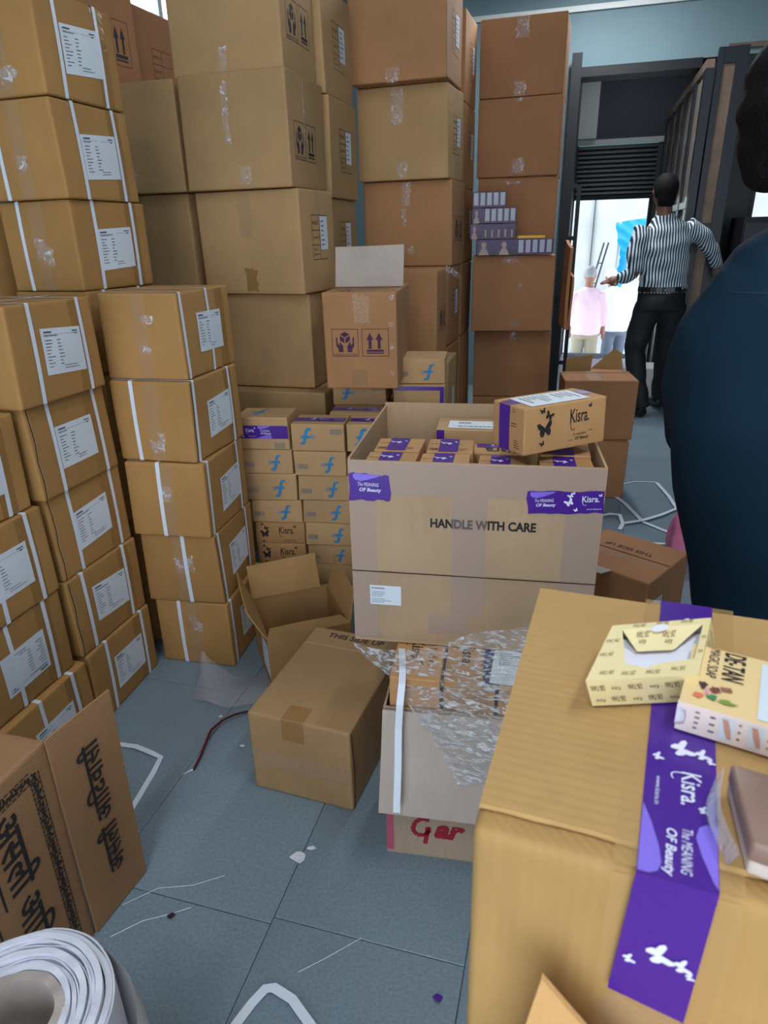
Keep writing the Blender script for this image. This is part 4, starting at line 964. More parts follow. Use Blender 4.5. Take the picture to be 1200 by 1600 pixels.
def in_m(x, y):
    a = radians(MA); e1 = Vector((cos(a), sin(a), 0)); e2 = Vector((-sin(a), cos(a), 0)); p = Vector((ME[0], ME[1], 0)) + e1 * y + e2 * (MW - x); return (p.x, p.y)
Carton('brown_carton', 'plain carton hidden inside the handwritten open carton', in_m(.485, .02), MA, .008, .285, .38, .465, C_SMALL, None, 351)
for i in range(4):
    x = .012 + i * .118
    c = Carton('mailer_box', 'brand box in the handwritten carton, %s under the clear film' % ['leftmost', 'second from the left', 'third from the left', 'rightmost'][i], in_m(x + .112, .012), MA, .295, .2175, .19, .112, C_SMALL, 'brand boxes in the handwritten carton', 352 + i, .002, .0005, 'box', rnd=.002)
    a_ = Art(); kisra_logo(a_, .0, .0, 1, 1); a_.place(lambda x, y: (.02 + y * .05, .15 - x * .10)); c.art('top', a_, BLACKI, 'logo'); b_ = Art(); text_rows(b_, .08, .03, .10, .16, 8, i); c.art('top', b_, BLACKI, 'print')
    if i in (1, 2): c.rect('top', .085, .002, .110, .185, plain('navy tape', srgb(40, 44, 84), .35), 'tape', off=.0009)
    c2 = Carton('mailer_box', 'brand box of the rear row in the handwritten carton', in_m(x + .112, .21), MA, .295, .2175, .19, .112, C_SMALL, 'rear brand boxes in the handwritten carton', 360, .002, .0005, 'box', rnd=.002)
    if i == 2:
        lb_ = c.patch('top', [(-.02, .005), (.075, .000), (.08, .125), (-.01, .135)], PAPER, 'label', .0022, 4, 4); a_ = Art(); text_rows(a_, .0, .07, .07, .12, 6, 4); barcode(a_, .05, .01, .068, .055, 3); c.art('top', a_, INK, 'print', .003, lb_)
        c.rect('top', .02, .135, .055, .16, PURPLE, 'purple_tape')
# ------------------------------------------------------------------ clear film, strap hanging from the big carton
def film_mat():
    m, nt, b = mat_new('clear stretch film'); L = nt.links.new
    b.inputs['Base Color'].default_value = srgb(225, 230, 238); b.inputs['Roughness'].default_value = .10; b.inputs['Specular IOR Level'].default_value = 1.0
    tc = nt.nodes.new('ShaderNodeTexCoord'); mp = nt.nodes.new('ShaderNodeMapping'); mp.inputs['Rotation'].default_value = (0, .6, 0); mp.inputs['Scale'].default_value = (30, 30, 95); L(tc.outputs['Object'], mp.inputs[0])
    n = nt.nodes.new('ShaderNodeTexNoise'); n.inputs['Scale'].default_value = 1.6; n.inputs['Detail'].default_value = 5; n.inputs['Distortion'].default_value = .8; L(mp.outputs[0], n.inputs['Vector'])
    bp = nt.nodes.new('ShaderNodeBump'); bp.inputs['Strength'].default_value = 1.0; bp.inputs['Distance'].default_value = .02; L(n.outputs['Fac'], bp.inputs['Height']); L(bp.outputs['Normal'], b.inputs['Normal'])
    r = nt.nodes.new('ShaderNodeMapRange'); r.inputs['From Min'].default_value = .46; r.inputs['From Max'].default_value = .66; r.inputs['To Min'].default_value = .12; r.inputs['To Max'].default_value = .85; L(n.outputs['Fac'], r.inputs['Value']); L(r.outputs[0], b.inputs['Alpha'])  # pale opaque ridges painted in for the film's sparkle
    return m
M_FILM = film_mat()
def sheet(name, rows, mat, parent=None, wob=.006, seed=0, sub=6, thick=0):
    """smooth cloth-like sheet through a grid of 3D points"""
    R = len(rows); Cn = len(rows[0]); r = random.Random(seed); ph = [r.uniform(0, 6) for _ in range(6)]
    def cr(p0, p1, p2, p3, t): return .5 * ((2 * p1) + (-p0 + p2) * t + (2 * p0 - 5 * p1 + 4 * p2 - p3) * t * t + (-p0 + 3 * p1 - 3 * p2 + p3) * t ** 3)
    G = [[Vector(p) for p in row] for row in rows]
    def along(P, n):
        out = []
        for i in range(len(P) - 1):
            p0 = P[max(i - 1, 0)]; p3 = P[min(i + 2, len(P) - 1)]
            for k in range(n): out.append(cr(p0, P[i], P[i + 1], p3, k / n))
        out.append(P[-1]); return out
    H1 = [along(row, sub) for row in G]
    colsn = len(H1[0]); H2 = []
    for i in range(colsn): H2.append(along([H1[j][i] for j in range(R)], sub))
    V = []; F = []; m = len(H2[0])
    for i in range(colsn):
        for j in range(m):
            p = H2[i][j]; x, y, z = p
            d = Vector((sin(31 * z + ph[0] + 9 * x), sin(27 * x + ph[1] + 40 * z) * 1.2, sin(35 * y + ph[2]))) * wob + Vector((sin(90 * x + 60 * z + ph[3]), sin(110 * z - 50 * x + ph[4]), 0)) * wob * .4
            V.append(p + d)
    for i in range(colsn - 1):
        for j in range(m - 1): F.append((i * m + j, (i + 1) * m + j, (i + 1) * m + j + 1, i * m + j + 1))
    return mesh_ob(name, V, F, mat, parent, True)
fo = sheet('clear_film', [
    [(-.075, 1.315, .530), (-.01, 1.27, .535), (.06, 1.225, .560), (.18, 1.205, .610), (.30, 1.175, .655), (.36, 1.16, .68)],
    [(-.055, 1.285, .515), (.00, 1.24, .518), (.07, 1.205, .520), (.18, 1.165, .520), (.29, 1.145, .53), (.35, 1.13, .55)],
    [(.02, 1.20, .490), (.05, 1.175, .475), (.09, 1.15, .455), (.17, 1.125, .445), (.25, 1.10, .45), (.30, 1.09, .46)],
    [(.085, 1.135, .405), (.10, 1.13, .395), (.13, 1.115, .38), (.17, 1.10, .37), (.22, 1.08, .37), (.26, 1.07, .38)],
    [(.150, 1.09, .300), (.155, 1.09, .299), (.165, 1.088, .297), (.18, 1.086, .296), (.19, 1.082, .302), (.20, 1.08, .31)]], M_FILM, None, .004, 3, 7)
tag(fo, 'crinkled clear plastic film hanging below the big open carton', 'plastic film')
fs2 = sheet('clear_film', [[(.44, 1.22, .585), (.47, 1.25, .60), (.50, 1.30, .58)], [(.41, 1.20, .54), (.47, 1.23, .55), (.51, 1.28, .54)], [(.38, 1.19, .52), (.45, 1.21, .515), (.50, 1.25, .51)]], M_FILM, None, .008, 5, 7)
tag(fs2, 'bunched bit of clear film at the right corner of the big carton', 'plastic film')
mb = MB(); pts = [(.034, 1.30, .517), (.033, 1.215, .522), (.030, 1.175, .512), (.024, 1.150, .475), (.020, 1.140, .42), (.017, 1.115, .33), (.013, 1.095, .26), (.012, 1.088, .235)]
for (p, q) in zip(pts[:-1], pts[1:]): mb.quad((p[0] - .0075, p[1], p[2]), (p[0] + .0075, p[1] - .0027, p[2]), (q[0] + .0075, q[1] - .0027, q[2]), (q[0] - .0075, q[1], q[2]))
tag(mb.build('packing_strap', STRAP), 'single white strap hanging down over the grey carton flap', 'strap')

# ------------------------------------------------------------------ carton standing on the floor, THIS SIDE UP
p = Carton('brown_carton', 'closed brown floor carton lettered THIS SIDE UP beside the film', (-.098, 1.311), 69.7, 0, .256, .437, .294, C_FLOORB, None, 400, .004, .002)
a_ = Art(); a_.text('THIS SIDE UP', .06, .39, .24, .415, bold=.02, shear=.1); p.art('top', a_, BLACKI, 'lettering')
a_ = Art(); a_.line([(.004, .345), (.29, .345)], .0025); p.art('top', a_, EDGE, 'crease')
p.rect('top', .10, 0, .165, .06, T_BROWN, 'tape'); p.rect('front', .10, .19, .165, .255, T_BROWN, 'tape'); p.rect('front', .005, .085, .29, .14, T_CLEAR, 'tape'); shine(p, 'right', .10, .02, .06, .22, 71, T_CLEAR)
a_ = Art(); a_.line([(.012, .0), (.02, .12), (.01, .25)], .004); p.art('right', a_, SEAM, 'split_edge', .0012)

# ------------------------------------------------------------------ opened empty carton
qh, ql, qw = .20, .29, .284
q = Carton('open_carton', 'empty opened carton with raised flaps between stack and floor carton', (-.122, 1.925), 109.6, 0, qh, ql, qw, C_OPEN, None, 410, body=False)
hw, hl = qw / 2, ql / 2
MB().box(-hw, -hl, 0, hw, hl, .005).build('bottom', C_OPEN, q.root)
for (x0, y0, x1, y1) in ((-hw, -hl, hw, -hl + t), (-hw, hl - t, hw, hl), (-hw, -hl + t, -hw + t, hl - t), (hw - t, -hl + t, hw, hl - t)): MB().box(x0, y0, .005, x1, y1, qh).build('wall', C_OPEN, q.root)
board('flap', [(-hw, hl - .004, qh), (hw - .03, hl - .004, qh), (hw - .035, hl + .03, qh + .125), (-hw - .005, hl + .025, qh + .12)], C_OPEN, .004, q.root, 6, 6)
board('flap', [(hw, hl - .02, qh), (hw, -hl, qh), (hw + .035, -hl + .06, qh + .085), (hw + .03, hl - .02, qh + .13)], C_OPEN, .004, q.root, 6, 6)
board('flap', [(-hw, -hl, qh), (-hw, hl, qh), (-hw - .045, hl, qh + .115), (-hw - .055, -hl + .02, qh + .10)], C_OPEN, .004, q.root, 6, 6)
board('flap', [(hw, -hl, qh), (-hw, -hl, qh), (-hw + .02, -hl + .055, qh + .008), (hw - .02, -hl + .055, qh + .006)], C_OPEN, .004, q.root, 6, 6)
q.label('left', [(.19, .05), (.29, .05), (.29, .17), (.19, .17)], 5)

# ------------------------------------------------------------------ hair oil carton at the lower left
VH, VL, VW = .535, .40, .30
v_ = Carton('oil_carton', 'brown oil carton with black Hindi lettering at lower left', (-.655 - .4 * cos(radians(74)), .996 - .4 * sin(radians(74))), 74, 0, VH, VL, VW, C_OIL, None, 420, .003, .002)
M_ORN = plain('ornament band ink', srgb(40, 32, 26), .8)
a_ = Art()
ob = VL - .055
for i in range(int(VH / .012)):                       # woven ornament band along edge and top
    z = .01 + i * .0115
    if z < VH - .05: butterfly(a_, ob + .012, z + .005, .016, .8 * i); a_.rect(ob, z, ob + .003, z + .009); a_.rect(ob + .022, z, ob + .025, z + .009)
for i in range(28):
    u = .01 + i * .0122
    if u < ob: butterfly(a_, u, VH - .045, .016, .8 * i); a_.rect(u, VH - .058, u + .009, VH - .055); a_.rect(u, VH - .035, u + .009, VH - .032)
v_.art('right', a_, M_ORN, 'ornament_band')
a_ = Art()
a_.text('असली आिदवासी', ob - .100, .01, ob - .022, VH - .068, rot=3, bold=.022)
a_.line([(ob - .112, .01), (ob - .112, VH - .12), (ob - .118, VH - .10), (ob - .09, VH - .075)], .005); a_.ellipse(ob - .09, VH - .075, .006, .006, 8)
a_.text('खास हर', ob - .165, .10, ob - .135, VH - .26, rot=3, bold=.01); a_.text('100%', ob - .20, .14, ob - .178, VH - .30, rot=3, bold=.01)
v_.art('right', a_, BLACKI, 'lettering')
fx, fy = VW / 2, VL / 2
fl_ = board('flap', [(fx, fy, .004), (fx + .014, fy + .163, .004), (fx + .018, fy + .166, VH - .002), (fx, fy, VH)], C_OIL, .005, v_.root, 6, 8, 0, .0008)
a_ = Art(); a_.text('असली आिदवासी', .050, .10, .112, VH - .075, rot=1, bold=.02)
mesh_ob('lettering', [(fx + .016 * u / .163 + .0078, fy + u, z) for u, z in a_.v], a_.f, BLACKI, fl_)

# ------------------------------------------------------------------ roll of foil at the lower left
rl = empty('foil_roll', (-.49, .53, 0)); tag(rl, 'thick roll of white wrapping sheet standing at the lower left', 'roll')
M_ROLL = plain('white wrap sheet', srgb(206, 208, 220), .38, var=.06, scale=20, bump=.2, bscale=30)
M_CORE = plain('grey paper core', srgb(164, 152, 146), .85, var=.1, scale=25)
def annulus(r0, r1, z0, z1, mat, name, seed, n=64, par=None, wave=.001):
    r = random.Random(seed); ph = [r.uniform(0, 6) for _ in range(4)]; V = []; F = []
    for i in range(n):
        q = 2 * pi * i / n; w = wave * (sin(3 * q + ph[0]) + .6 * sin(7 * q + ph[1])); dz = .0015 * sin(4 * q + ph[2]) + .001 * sin(11 * q + ph[3])
        for (rad, z) in ((r0 + w, z0), (r0 + w, z1 + dz), (r1 + w, z1 + dz), (r1 + w, z0)): V.append((rad * cos(q), rad * sin(q), z))
    for i in range(n):
        a, b = 4 * i, 4 * ((i + 1) % n)
        for k in range(4): F.append((a + k, a + (k + 1) % 4, b + (k + 1) % 4, b + k))
    return mesh_ob(name, V, F, mat, par)
rr = random.Random(9); rad = .064
annulus(.052, .064, .002, .496, M_CORE, 'core', 1, par=rl)
i = 0
while rad < .124:
    w = rr.choice((.0025, .004, .006, .009)); annulus(rad + .0004, min(rad + w, .126), .0, .495 + rr.uniform(-.006, .006), M_ROLL, 'wound_layer', 10 + i, par=rl, wave=.0006); rad += w + .0006; i += 1
M_ROLLT = plain('loose wrap sheet', srgb(196, 192, 190), .4, var=.05, scale=8)
sheet('loose_end', [[(.080, .100, .49), (.112, .082, .485), (.135, .06, .46), (.142, .03, .43)], [(.082, .102, .25), (.116, .085, .25), (.145, .06, .24), (.158, .02, .22)], [(.083, .103, .002), (.118, .086, .002), (.15, .06, .002), (.17, .015, .002)]], M_ROLLT, rl, .002, 4, 6)

# ------------------------------------------------------------------ the near taped carton
NA, NZ, NH, NL, NW = 70, .69, .36, .335, .46
n = Carton('brown_carton', 'large near carton sealed with printed purple tape, at lower right', (.0501 + NW * sin(radians(NA)), .3099 - NW * cos(radians(NA))), NA, NZ, NH, NL, NW, C_NEARV, None, 500, .0025, .0015, rnd=.006)
def n_plate(x0, x1, name, seed):
    """top flap board lying on the carton, its cut edge standing proud at the front"""
    r = random.Random(seed); V = []; F = []; nx = 26; ny = 6
    for s_ in (0, 1):
        for j in range(ny + 1):
            for i in range(nx + 1):
                x = x0 + (x1 - x0) * i / nx; y = .018 + (NL - .026) * j / ny
                if j == 0: y += r.uniform(-.0012, .0012)
                lift = .0010 * (1 - j / ny) + .0006
                q_ = n.at('top', x, y, lift + .0032 * s_); V.append(q_)
    K = (nx + 1) * (ny + 1)
    for j in range(ny):
        for i in range(nx):
            k0 = j * (nx + 1) + i; F += [(k0, k0 + nx + 1, k0 + nx + 2, k0 + 1), (K + k0, K + k0 + 1, K + k0 + nx + 2, K + k0 + nx + 1)]
    rim = list(range(nx + 1)) + [j * (nx + 1) + nx for j in range(1, ny + 1)] + [ny * (nx + 1) + i for i in range(nx - 1, -1, -1)] + [j * (nx + 1) for j in range(ny - 1, 0, -1)]
    for i in range(len(rim)): a, b = rim[i], rim[(i + 1) % len(rim)]; F.append((a, b, K + b, K + a))
    return mesh_ob(name, V, F, C_NEAR, n.root)
n_plate(.001, NW - .003, 'top_flap', 3)
TP = .0054
def ntape(qd, mat, off, nm_): return n.patch('top', qd, mat, nm_, off, 4, 10)
T_NEAR = tape_mat('near clear tape', srgb(214, 176, 118), .35, .2, .15)
ntape([(.085, .0), (.156, .0), (.186, .333), (.106, .333)], T_NEAR, TP - .0003, 'tape')
n.purple('top', [(.1203, .333), (.098, -.0045), (.1424, -.0045), (.1669, .333)], parts=('lobe', 'fly', 'logo', 'tag'), scale=.95, seed=8, off=TP + .0004, start=.125)
n.purple('front', [(.098, NH + .0055), (.0925, .262), (.139, .252), (.1424, NH + .0055)], parts=('fly',), scale=.95, seed=9, off=.0042, start=.014, name='purple_tape')
n.rect('front', .085, .20, .155, NH - .002, T_NEAR, 'tape', off=.0008)
shine(n, 'front', .09, .185, .06, .07, 81, T_CLEAR, .012)
for k_, z_ in enumerate((.345, 0)): Carton('brown_carton', ['carton directly under the near taped carton, out of sight', 'carton on the floor under the near taped carton, out of sight'][k_], (.0701 + .42 * sin(radians(NA)), .3299 - .42 * cos(radians(NA))), NA, z_, .344, .30, .42, C_NEARV, None, 510 + k_)
# open carton in front with its flap tip reaching up
oc = Carton('open_carton', 'carton flap corner sticking up at the bottom edge before the near carton', (.39, -.075), 70, 0, .86, .22, .42, C_NEARV, None, 520, .002, .001)
board('flap', [(-.205, .109, .855), (-.085, .109, .855), (-.095, .108, .872), (-.188, .106, .985)], cardboard('flap inner board', srgb(222, 172, 112)), .004, oc.root, 5, 5, 0, .001)

# soap carton torn open, its sleeve and the bare soap bar (positions in the near carton's own frame)
NTOP = NH + .0064
def nl(u, v, z): return (u - NW / 2, v - NL / 2, z)
def on_n(name, label, cat):
    o = empty(name, n.root.location + Vector((0, 0, 0)), n.root.rotation_euler.z); tag(o, label, cat); return o
M_SOAPC = plain('cream printed soap carton', srgb(232, 214, 160), .45)
M_SOAPW = plain('white carton inside', srgb(232, 232, 246), .6)
M_BROWNI = plain('brown soap ink', srgb(96, 66, 52), .7)
sc_ = on_n('soap_carton', 'cream DE-TAN soap carton torn open on the near carton', 'soap carton')
zb, zt = NTOP + .001, NTOP + .030
bq = [(.0655, .1402), (.1473, .1732), (.1645, .2616), (.082, .225)]; tq = [(.0584, .1310), (.1392, .1650), (.1560, .2560), (.0750, .2170)]
th_ = .0009
def bil(Q, a, b): return tuple((Q[0][i] * (1 - a) + Q[1][i] * a) * (1 - b) + (Q[3][i] * (1 - a) + Q[2][i] * a) * b for i in range(2))
B4 = [nl(*b, zb) for b in bq]; T4 = [nl(*b, zt) for b in tq]
MB().quad(B4[0], B4[3], B4[2], B4[1]).build('base', M_SOAPW, sc_)
for i_ in range(4):
    j_ = (i_ + 1) % 4
    MB().quad(B4[i_], B4[j_], T4[j_], T4[i_]).build('side', M_SOAPC, sc_)
    ce = lambda P: tuple(Vector(P) + (Vector((nl(.112, .195, P[2] if isinstance(P, tuple) else 0))) - Vector(P)) * .012)
    if i_: MB().quad(ce(B4[j_]), ce(B4[i_]), ce(T4[i_]), ce(T4[j_])).build('lining', M_SOAPW, sc_)
P_ = lambda a, b, dz=0: nl(*bil(tq, a, b), zt + dz)
top = MB()
O = [(.12, .90), (.93, .88), (.93, .26), (.30, .24)]                         # torn opening
top.poly([P_(0, 0), P_(1, 0), P_(*O[2]), P_(.62, .22), P_(.5, .15), P_(.42, .2), P_(*O[3])]); top.poly([P_(1, 0), P_(1, 1), P_(*O[1]), P_(*O[2])]); top.poly([P_(1, 1), P_(0, 1), P_(*O[0]), P_(*O[1])]); top.poly([P_(0, 1), P_(0, 0), P_(*O[3]), P_(*O[0])])
top.build('lid', M_SOAPC, sc_)
MB().quad(*[nl(*bil(tq, a, b), zt - .0115) for a, b in ((.07, .10), (.93, .10), (.93, .92), (.07, .92))]).build('raised_white_sheet', M_SOAPW, sc_)  # white sheet added high inside so the opening reads bright
MB().poly([P_(.12, .90), P_(.34, .60, -.008), P_(.70, .58, -.008), P_(.93, .88)]).build('pushed_in_flap', M_SOAPC, sc_)
a_ = Art(); a_.ellipse(.5, .86, .085, .075); MB().poly([P_(u, v, .0006) for u, v in a_.v]).build('thumb_hole', M_SOAPW, sc_)
a_ = Art()
for (x, y, k_) in ((.03, .60, 0), (.21, .58, 1), (.36, .60, 0), (.55, .58, 1), (.69, .60, 0), (.88, .58, 1), (.05, .14, 1), (.19, .16, 0), (.38, .14, 1), (.52, .16, 0), (.71, .14, 1), (.85, .16, 0)):
    a_.text('Kisra' if k_ else 'DE-TAN', x, y, x + (.08 if k_ else .12), y + (.13 if k_ else .19), rot=2, bold=0 if k_ else .01, shear=.2 if k_ else 0)
fr = lambda u, v: tuple(Vector(B4[0]) * (1 - u) * (1 - v) + Vector(B4[1]) * u * (1 - v) + Vector(T4[1]) * u * v + Vector(T4[0]) * (1 - u) * v + Vector((.0002, -.0005, 0)))
mesh_ob('print', [fr(max(.01, min(.99, u)), max(.02, min(.98, v))) for u, v in a_.v], a_.f, M_BROWNI, sc_)
a_ = Art()
for (x, y) in ((.10, .08), (.30, .05), (.52, .05), (.74, .08), (.02, .40), (.02, .65), (.22, .92), (.45, .93), (.7, .93), (.95, .35), (.95, .6)): a_.text('DE-TAN', x, y, x + .12, y + .06, rot=2); 
mesh_ob('print', [P_(max(.01, min(.99, u)), max(.01, min(.99, v)), .0005) for u, v in a_.v], a_.f, M_BROWNI, sc_)
a_ = Art()
for (x, y) in ((.34, .76), (.60, .74)): a_.text('DE-TAN', x - .05, y, x + .07, y + .08, rot=2); a_.text('Kisra', x - .01, y - .09, x + .06, y - .03, rot=2)
mesh_ob('print', [P_(u, v, -.008 + (v - .59) * .026 + .0012) for u, v in a_.v], a_.f, M_BROWNI, sc_)
rt = lambda u, v: tuple(Vector(B4[1]) * (1 - u) * (1 - v) + Vector(B4[2]) * u * (1 - v) + Vector(T4[2]) * u * v + Vector(T4[1]) * (1 - u) * v + Vector((.0006, 0, 0)))
a_ = Art()
for i_ in range(5): text_rows(a_, .08 + i_ * .18, .15, .2 + i_ * .18, .85, 5, i_)
mesh_ob('print', [rt(u, v) for u, v in a_.v], a_.f, M_BROWNI, sc_)

sl = on_n('soap_sleeve', 'second DE-TAN soap box with printed wash steps, at the right edge', 'soap box')
M_SLV = plain('peach soap sleeve', srgb(234, 204, 148), .4); M_SLVS = plain('pale sleeve side', srgb(236, 218, 212), .45)
sq = [(.1245, .1330), (.232, .1130), (.2480, .1960), (.1400, .2160)]; z0s, z1s = NTOP + .001, NTOP + .0255
SB = [nl(*b, z0s) for b in sq]; ST = [nl(*b, z1s) for b in sq]
MB().quad(SB[0], SB[3], SB[2], SB[1]).build('base', M_SLV, sl)
MB().quad(ST[0], ST[1], ST[2], ST[3]).build('lid', M_SLV, sl); MB().quad(SB[2], SB[3], ST[3], ST[2]).build('side', M_SLV, sl); MB().quad(SB[1], SB[2], ST[2], ST[1]).build('side', M_SLV, sl)
S_ = lambda u, v: tuple(Vector(SB[0]) * (1 - u) * (1 - v) + Vector(SB[1]) * u * (1 - v) + Vector(ST[1]) * u * v + Vector(ST[0]) * (1 - u) * v)
mb = MB(); mb.poly([S_(0, 0), S_(1, 0), S_(1, 1), S_(0, 1), S_(0, .85), S_(.05, .75), S_(.06, .5), S_(.05, .25), S_(0, .15)]).build('side', M_SLVS, sl)
MB().poly([tuple(Vector(S_(0, .05)) + Vector((0, .004, 0))), tuple(Vector(S_(.08, .05)) + Vector((0, .004, 0))), tuple(Vector(S_(.08, .95)) + Vector((0, .004, 0))), tuple(Vector(S_(0, .95)) + Vector((0, .004, 0)))]).build('tuck_tab', M_SOAPW, sl)
LT = lambda u, v: nl(*bil(sq, u, v), z1s + .0006)
a_ = Art(); a_.text('DE-TAN', .22, .50, .36, .97, rot=3, bold=.02); a_.text('MAGIC SOAP', .12, .48, .19, .98, rot=3); mesh_ob('lettering', [LT(u, v) for u, v in a_.v], a_.f, BLACKI, sl)
wp = mesh_ob('white_panel', [LT(u, v) for u, v in ((.46, .05), (.80, .05), (.80, .93), (.46, .93))], [(0, 1, 2, 3)], PAPER, sl)
a_ = Art(); a_.text('IN REDUCING BODY TAN', .52, .10, .62, .90, rot=3); mesh_ob('lettering', [tuple(Vector(LT(u, v)) + Vector((0, 0, .0006))) for u, v in a_.v], a_.f, INK, wp)
for (cx, cy, rx, ry, col, nm_) in ((.12, .33, .035, .07, (70, 40, 50), 'berry'), (.20, .30, .045, .06, (120, 60, 56), 'root'), (.26, .34, .05, .05, (150, 96, 74), 'bark'), (.10, .16, .04, .06, (222, 120, 80), 'flower'), (.19, .17, .05, .05, (60, 130, 84), 'leaf'), (.28, .15, .07, .04, (120, 150, 60), 'leaf'), (.15, .24, .02, .06, (220, 150, 170), 'petal')):
    rj = random.Random(int(cx * 991 + cy * 77)); a_ = Art(); a_.poly([(cx + rx * cos(2 * pi * i / 14) * rj.uniform(.45, 1.05), cy + ry * sin(2 * pi * i / 14) * rj.uniform(.45, 1.05)) for i in range(14)]); mesh_ob('printed_' + nm_, [tuple(Vector(LT(u, v)) + Vector((0, 0, .0002 * (1 + cx * 8)))) for u, v in a_.v], a_.f, plain('print %d %d %d' % col, srgb(*col), .6), sl)
SF = lambda u, v: tuple(Vector(S_(u, v)) + Vector((-.0002, -.0006, 0)))
for i_ in range(4):
    x = .26 + i_ * .17
    pn = mesh_ob('printed_step', [SF(u, v) for u, v in ((x, .12), (x + .09, .12), (x + .09, .88), (x, .88))], [(0, 1, 2, 3)], PAPER, sl)
    a_ = Art(); a_.poly([(x + .01, .85), (x + .045, .85), (x + .07, .5), (x + .08, .2), (x + .055, .2), (x + .03, .5)]); mesh_ob('printed_arm', [tuple(Vector(SF(u, v)) + Vector((0, -.0005, 0))) for u, v in a_.v], a_.f, plain('printed skin', srgb(200, 146, 128), .6), pn)
a_ = Art(); text_rows(a_, .11, .15, .17, .9, 4, 3, 1, .3); text_rows(a_, .20, .15, .25, .9, 3, 5)
for i_ in range(3): text_rows(a_, .37 + i_ * .17, .15, .40 + i_ * .17, .9, 3, i_ + 7)
mesh_ob('print', [SF(u, v) for u, v in a_.v], a_.f, INK, sl)

sb_ = on_n('soap_bar', 'brown soap bar in clear wrap on the near carton, right edge', 'soap')
M_SOAP = plain('mauve brown soap', srgb(140, 112, 100), .35, var=.06, scale=25); M_SOAPS = plain('pale soap side', srgb(206, 190, 182), .5)
def rbox(Q, z0, z1, mat, name, par, r=.004):
    bm = bmesh.new(); vs = [bm.verts.new(nl(*b, z0)) for b in Q] + [bm.verts.new(nl(*b, z1)) for b in Q]
    for f in ((0, 3, 2, 1), (4, 5, 6, 7), (0, 1, 5, 4), (1, 2, 6, 5), (2, 3, 7, 6), (3, 0, 4, 7)): bm.faces.new([vs[i] for i in f])
    bmesh.ops.bevel(bm, geom=list(bm.edges), offset=r, segments=2, affect='EDGES', profile=.5)
    me = bpy.data.meshes.new(name); bm.to_mesh(me); bm.free(); me.materials.append(mat); me.polygons.foreach_set('use_smooth', [True] * len(me.polygons))
    return link(bpy.data.objects.new(name, me), par)
sq2 = [(.1575, .0150), (.225, .004), (.232, .066), (.1535, .077)]
rbox(sq2, NTOP + .001, NTOP + .013, M_SOAPS, 'soap_base', sb_, .002); rbox([(.156, .0135), (.225, .003), (.232, .0665), (.1525, .0775)], NTOP + .012, NTOP + .026, M_SOAP, 'soap_top', sb_, .0025)
M_WRAP = tape_mat('thin soap wrap', srgb(210, 214, 245), .35, .1, .5, 60)
sheet('wrap', [[nl(.150, .080, NTOP + .020), nl(.146, .05, NTOP + .014), nl(.1515, .012, NTOP + .018)], [nl(.146, .078, NTOP + .012), nl(.139, .05, NTOP + .007), nl(.1475, .012, NTOP + .008)], [nl(.149, .076, NTOP + .002), nl(.143, .05, NTOP + .0015), nl(.150, .012, NTOP + .0015)]], M_WRAP, sb_, .0006, 3, 5)

# ------------------------------------------------------------------ right: opened carton, bag, straps on the floor
x_ = Carton('open_carton', 'opened carton lettered THIS SIDE UP behind the near carton', (.908, 2.0), 44, 0, .28, .33, .337, C_DARKRED, None, 530)
a_ = Art(); a_.text('THIS SIDE UP', .06, .20, .25, .225, rot=2, bold=.02); x_.art('top', a_, BLACKI, 'lettering'); a_ = Art(); a_.line([(.003, .17), (.334, .17)], .004); x_.art('top', a_, SEAM, 'flap_gap'); x_.rect('top', .02, .12, .32, .16, T_CLEAR, 'tape')
board('flap', [(-.165, -.165, .282), (.03, -.165, .282), (.04, -.27, .315), (-.16, -.28, .325)], C_GREY, .004, x_.root, 5, 5)
x_.label('right', [(.02, .10), (.12, .10), (.12, .19), (.02, .19)], 9)
M_PINKB = plain('pink plastic bag', srgb(216, 120, 160), .35, var=.1, scale=15)
bgp = []
for j in range(6):
    z = [.0, .05, .12, .2, .26, .29][j]; r_ = [.07, .09, .095, .08, .05, .025][j]
    bgp.append([(1.38 + r_ * cos(q_) * (1 + .12 * sin(5 * q_ + j)), 2.72 + r_ * .7 * sin(q_), z + .002) for q_ in [2 * pi * i / 10 for i in range(11)]])
tag(sheet('plastic_bag', bgp, M_PINKB, None, .003, 6, 4), 'pink plastic bag on the floor beside the person in teal', 'bag')
def floor_strap(label, pts, w=.014, z=.002, mat=None):
    P = []
    V = [Vector((a, b, (c[0] if c else z))) for a, b, *c in pts]
    mb = MB()
    for i, p_ in enumerate(V):
        tg = (V[min(i + 1, len(V) - 1)] - V[max(i - 1, 0)]); nn = Vector((-tg.y, tg.x, 0)).normalized() * w / 2; P.append((p_ + nn, p_ - nn))
    for a, b in zip(P[:-1], P[1:]): mb.slab([a[0], a[1], b[1], b[0]], (0, 0, 1), .0012)
    return tag(mb.build('packing_strap', mat or STRAP), label, 'strap', 'loose white straps on the floor')
floor_strap('longest loose white strap on the floor behind the big carton', [(1.22, 3.70, .004), (1.313, 3.586, .005), (1.34, 3.40, .006), (1.345, 3.145, .005), (1.42, 3.02, .004), (1.485, 2.95, .003)], .022)
floor_strap('loose white strap bent to a point towards the person in teal', [(1.24, 3.126, .010), (1.34, 3.15, .012), (1.47, 3.22, .012), (1.586, 3.305, .010), (1.62, 3.5, .008), (1.64, 3.72, .006)], .02)
floor_strap('thin looped white strap near the doorway carton pair', [(1.64, 3.735, .004), (1.52, 3.75, .004), (1.40, 3.70, .004), (1.377, 3.68, .004)], .008)
floor_strap('short hooked white strap right of the big carton', [(1.14, 3.235, .004), (1.198, 3.23, .02), (1.245, 3.215, .02), (1.235, 3.13, .006), (1.195, 3.06, .004)], .02)
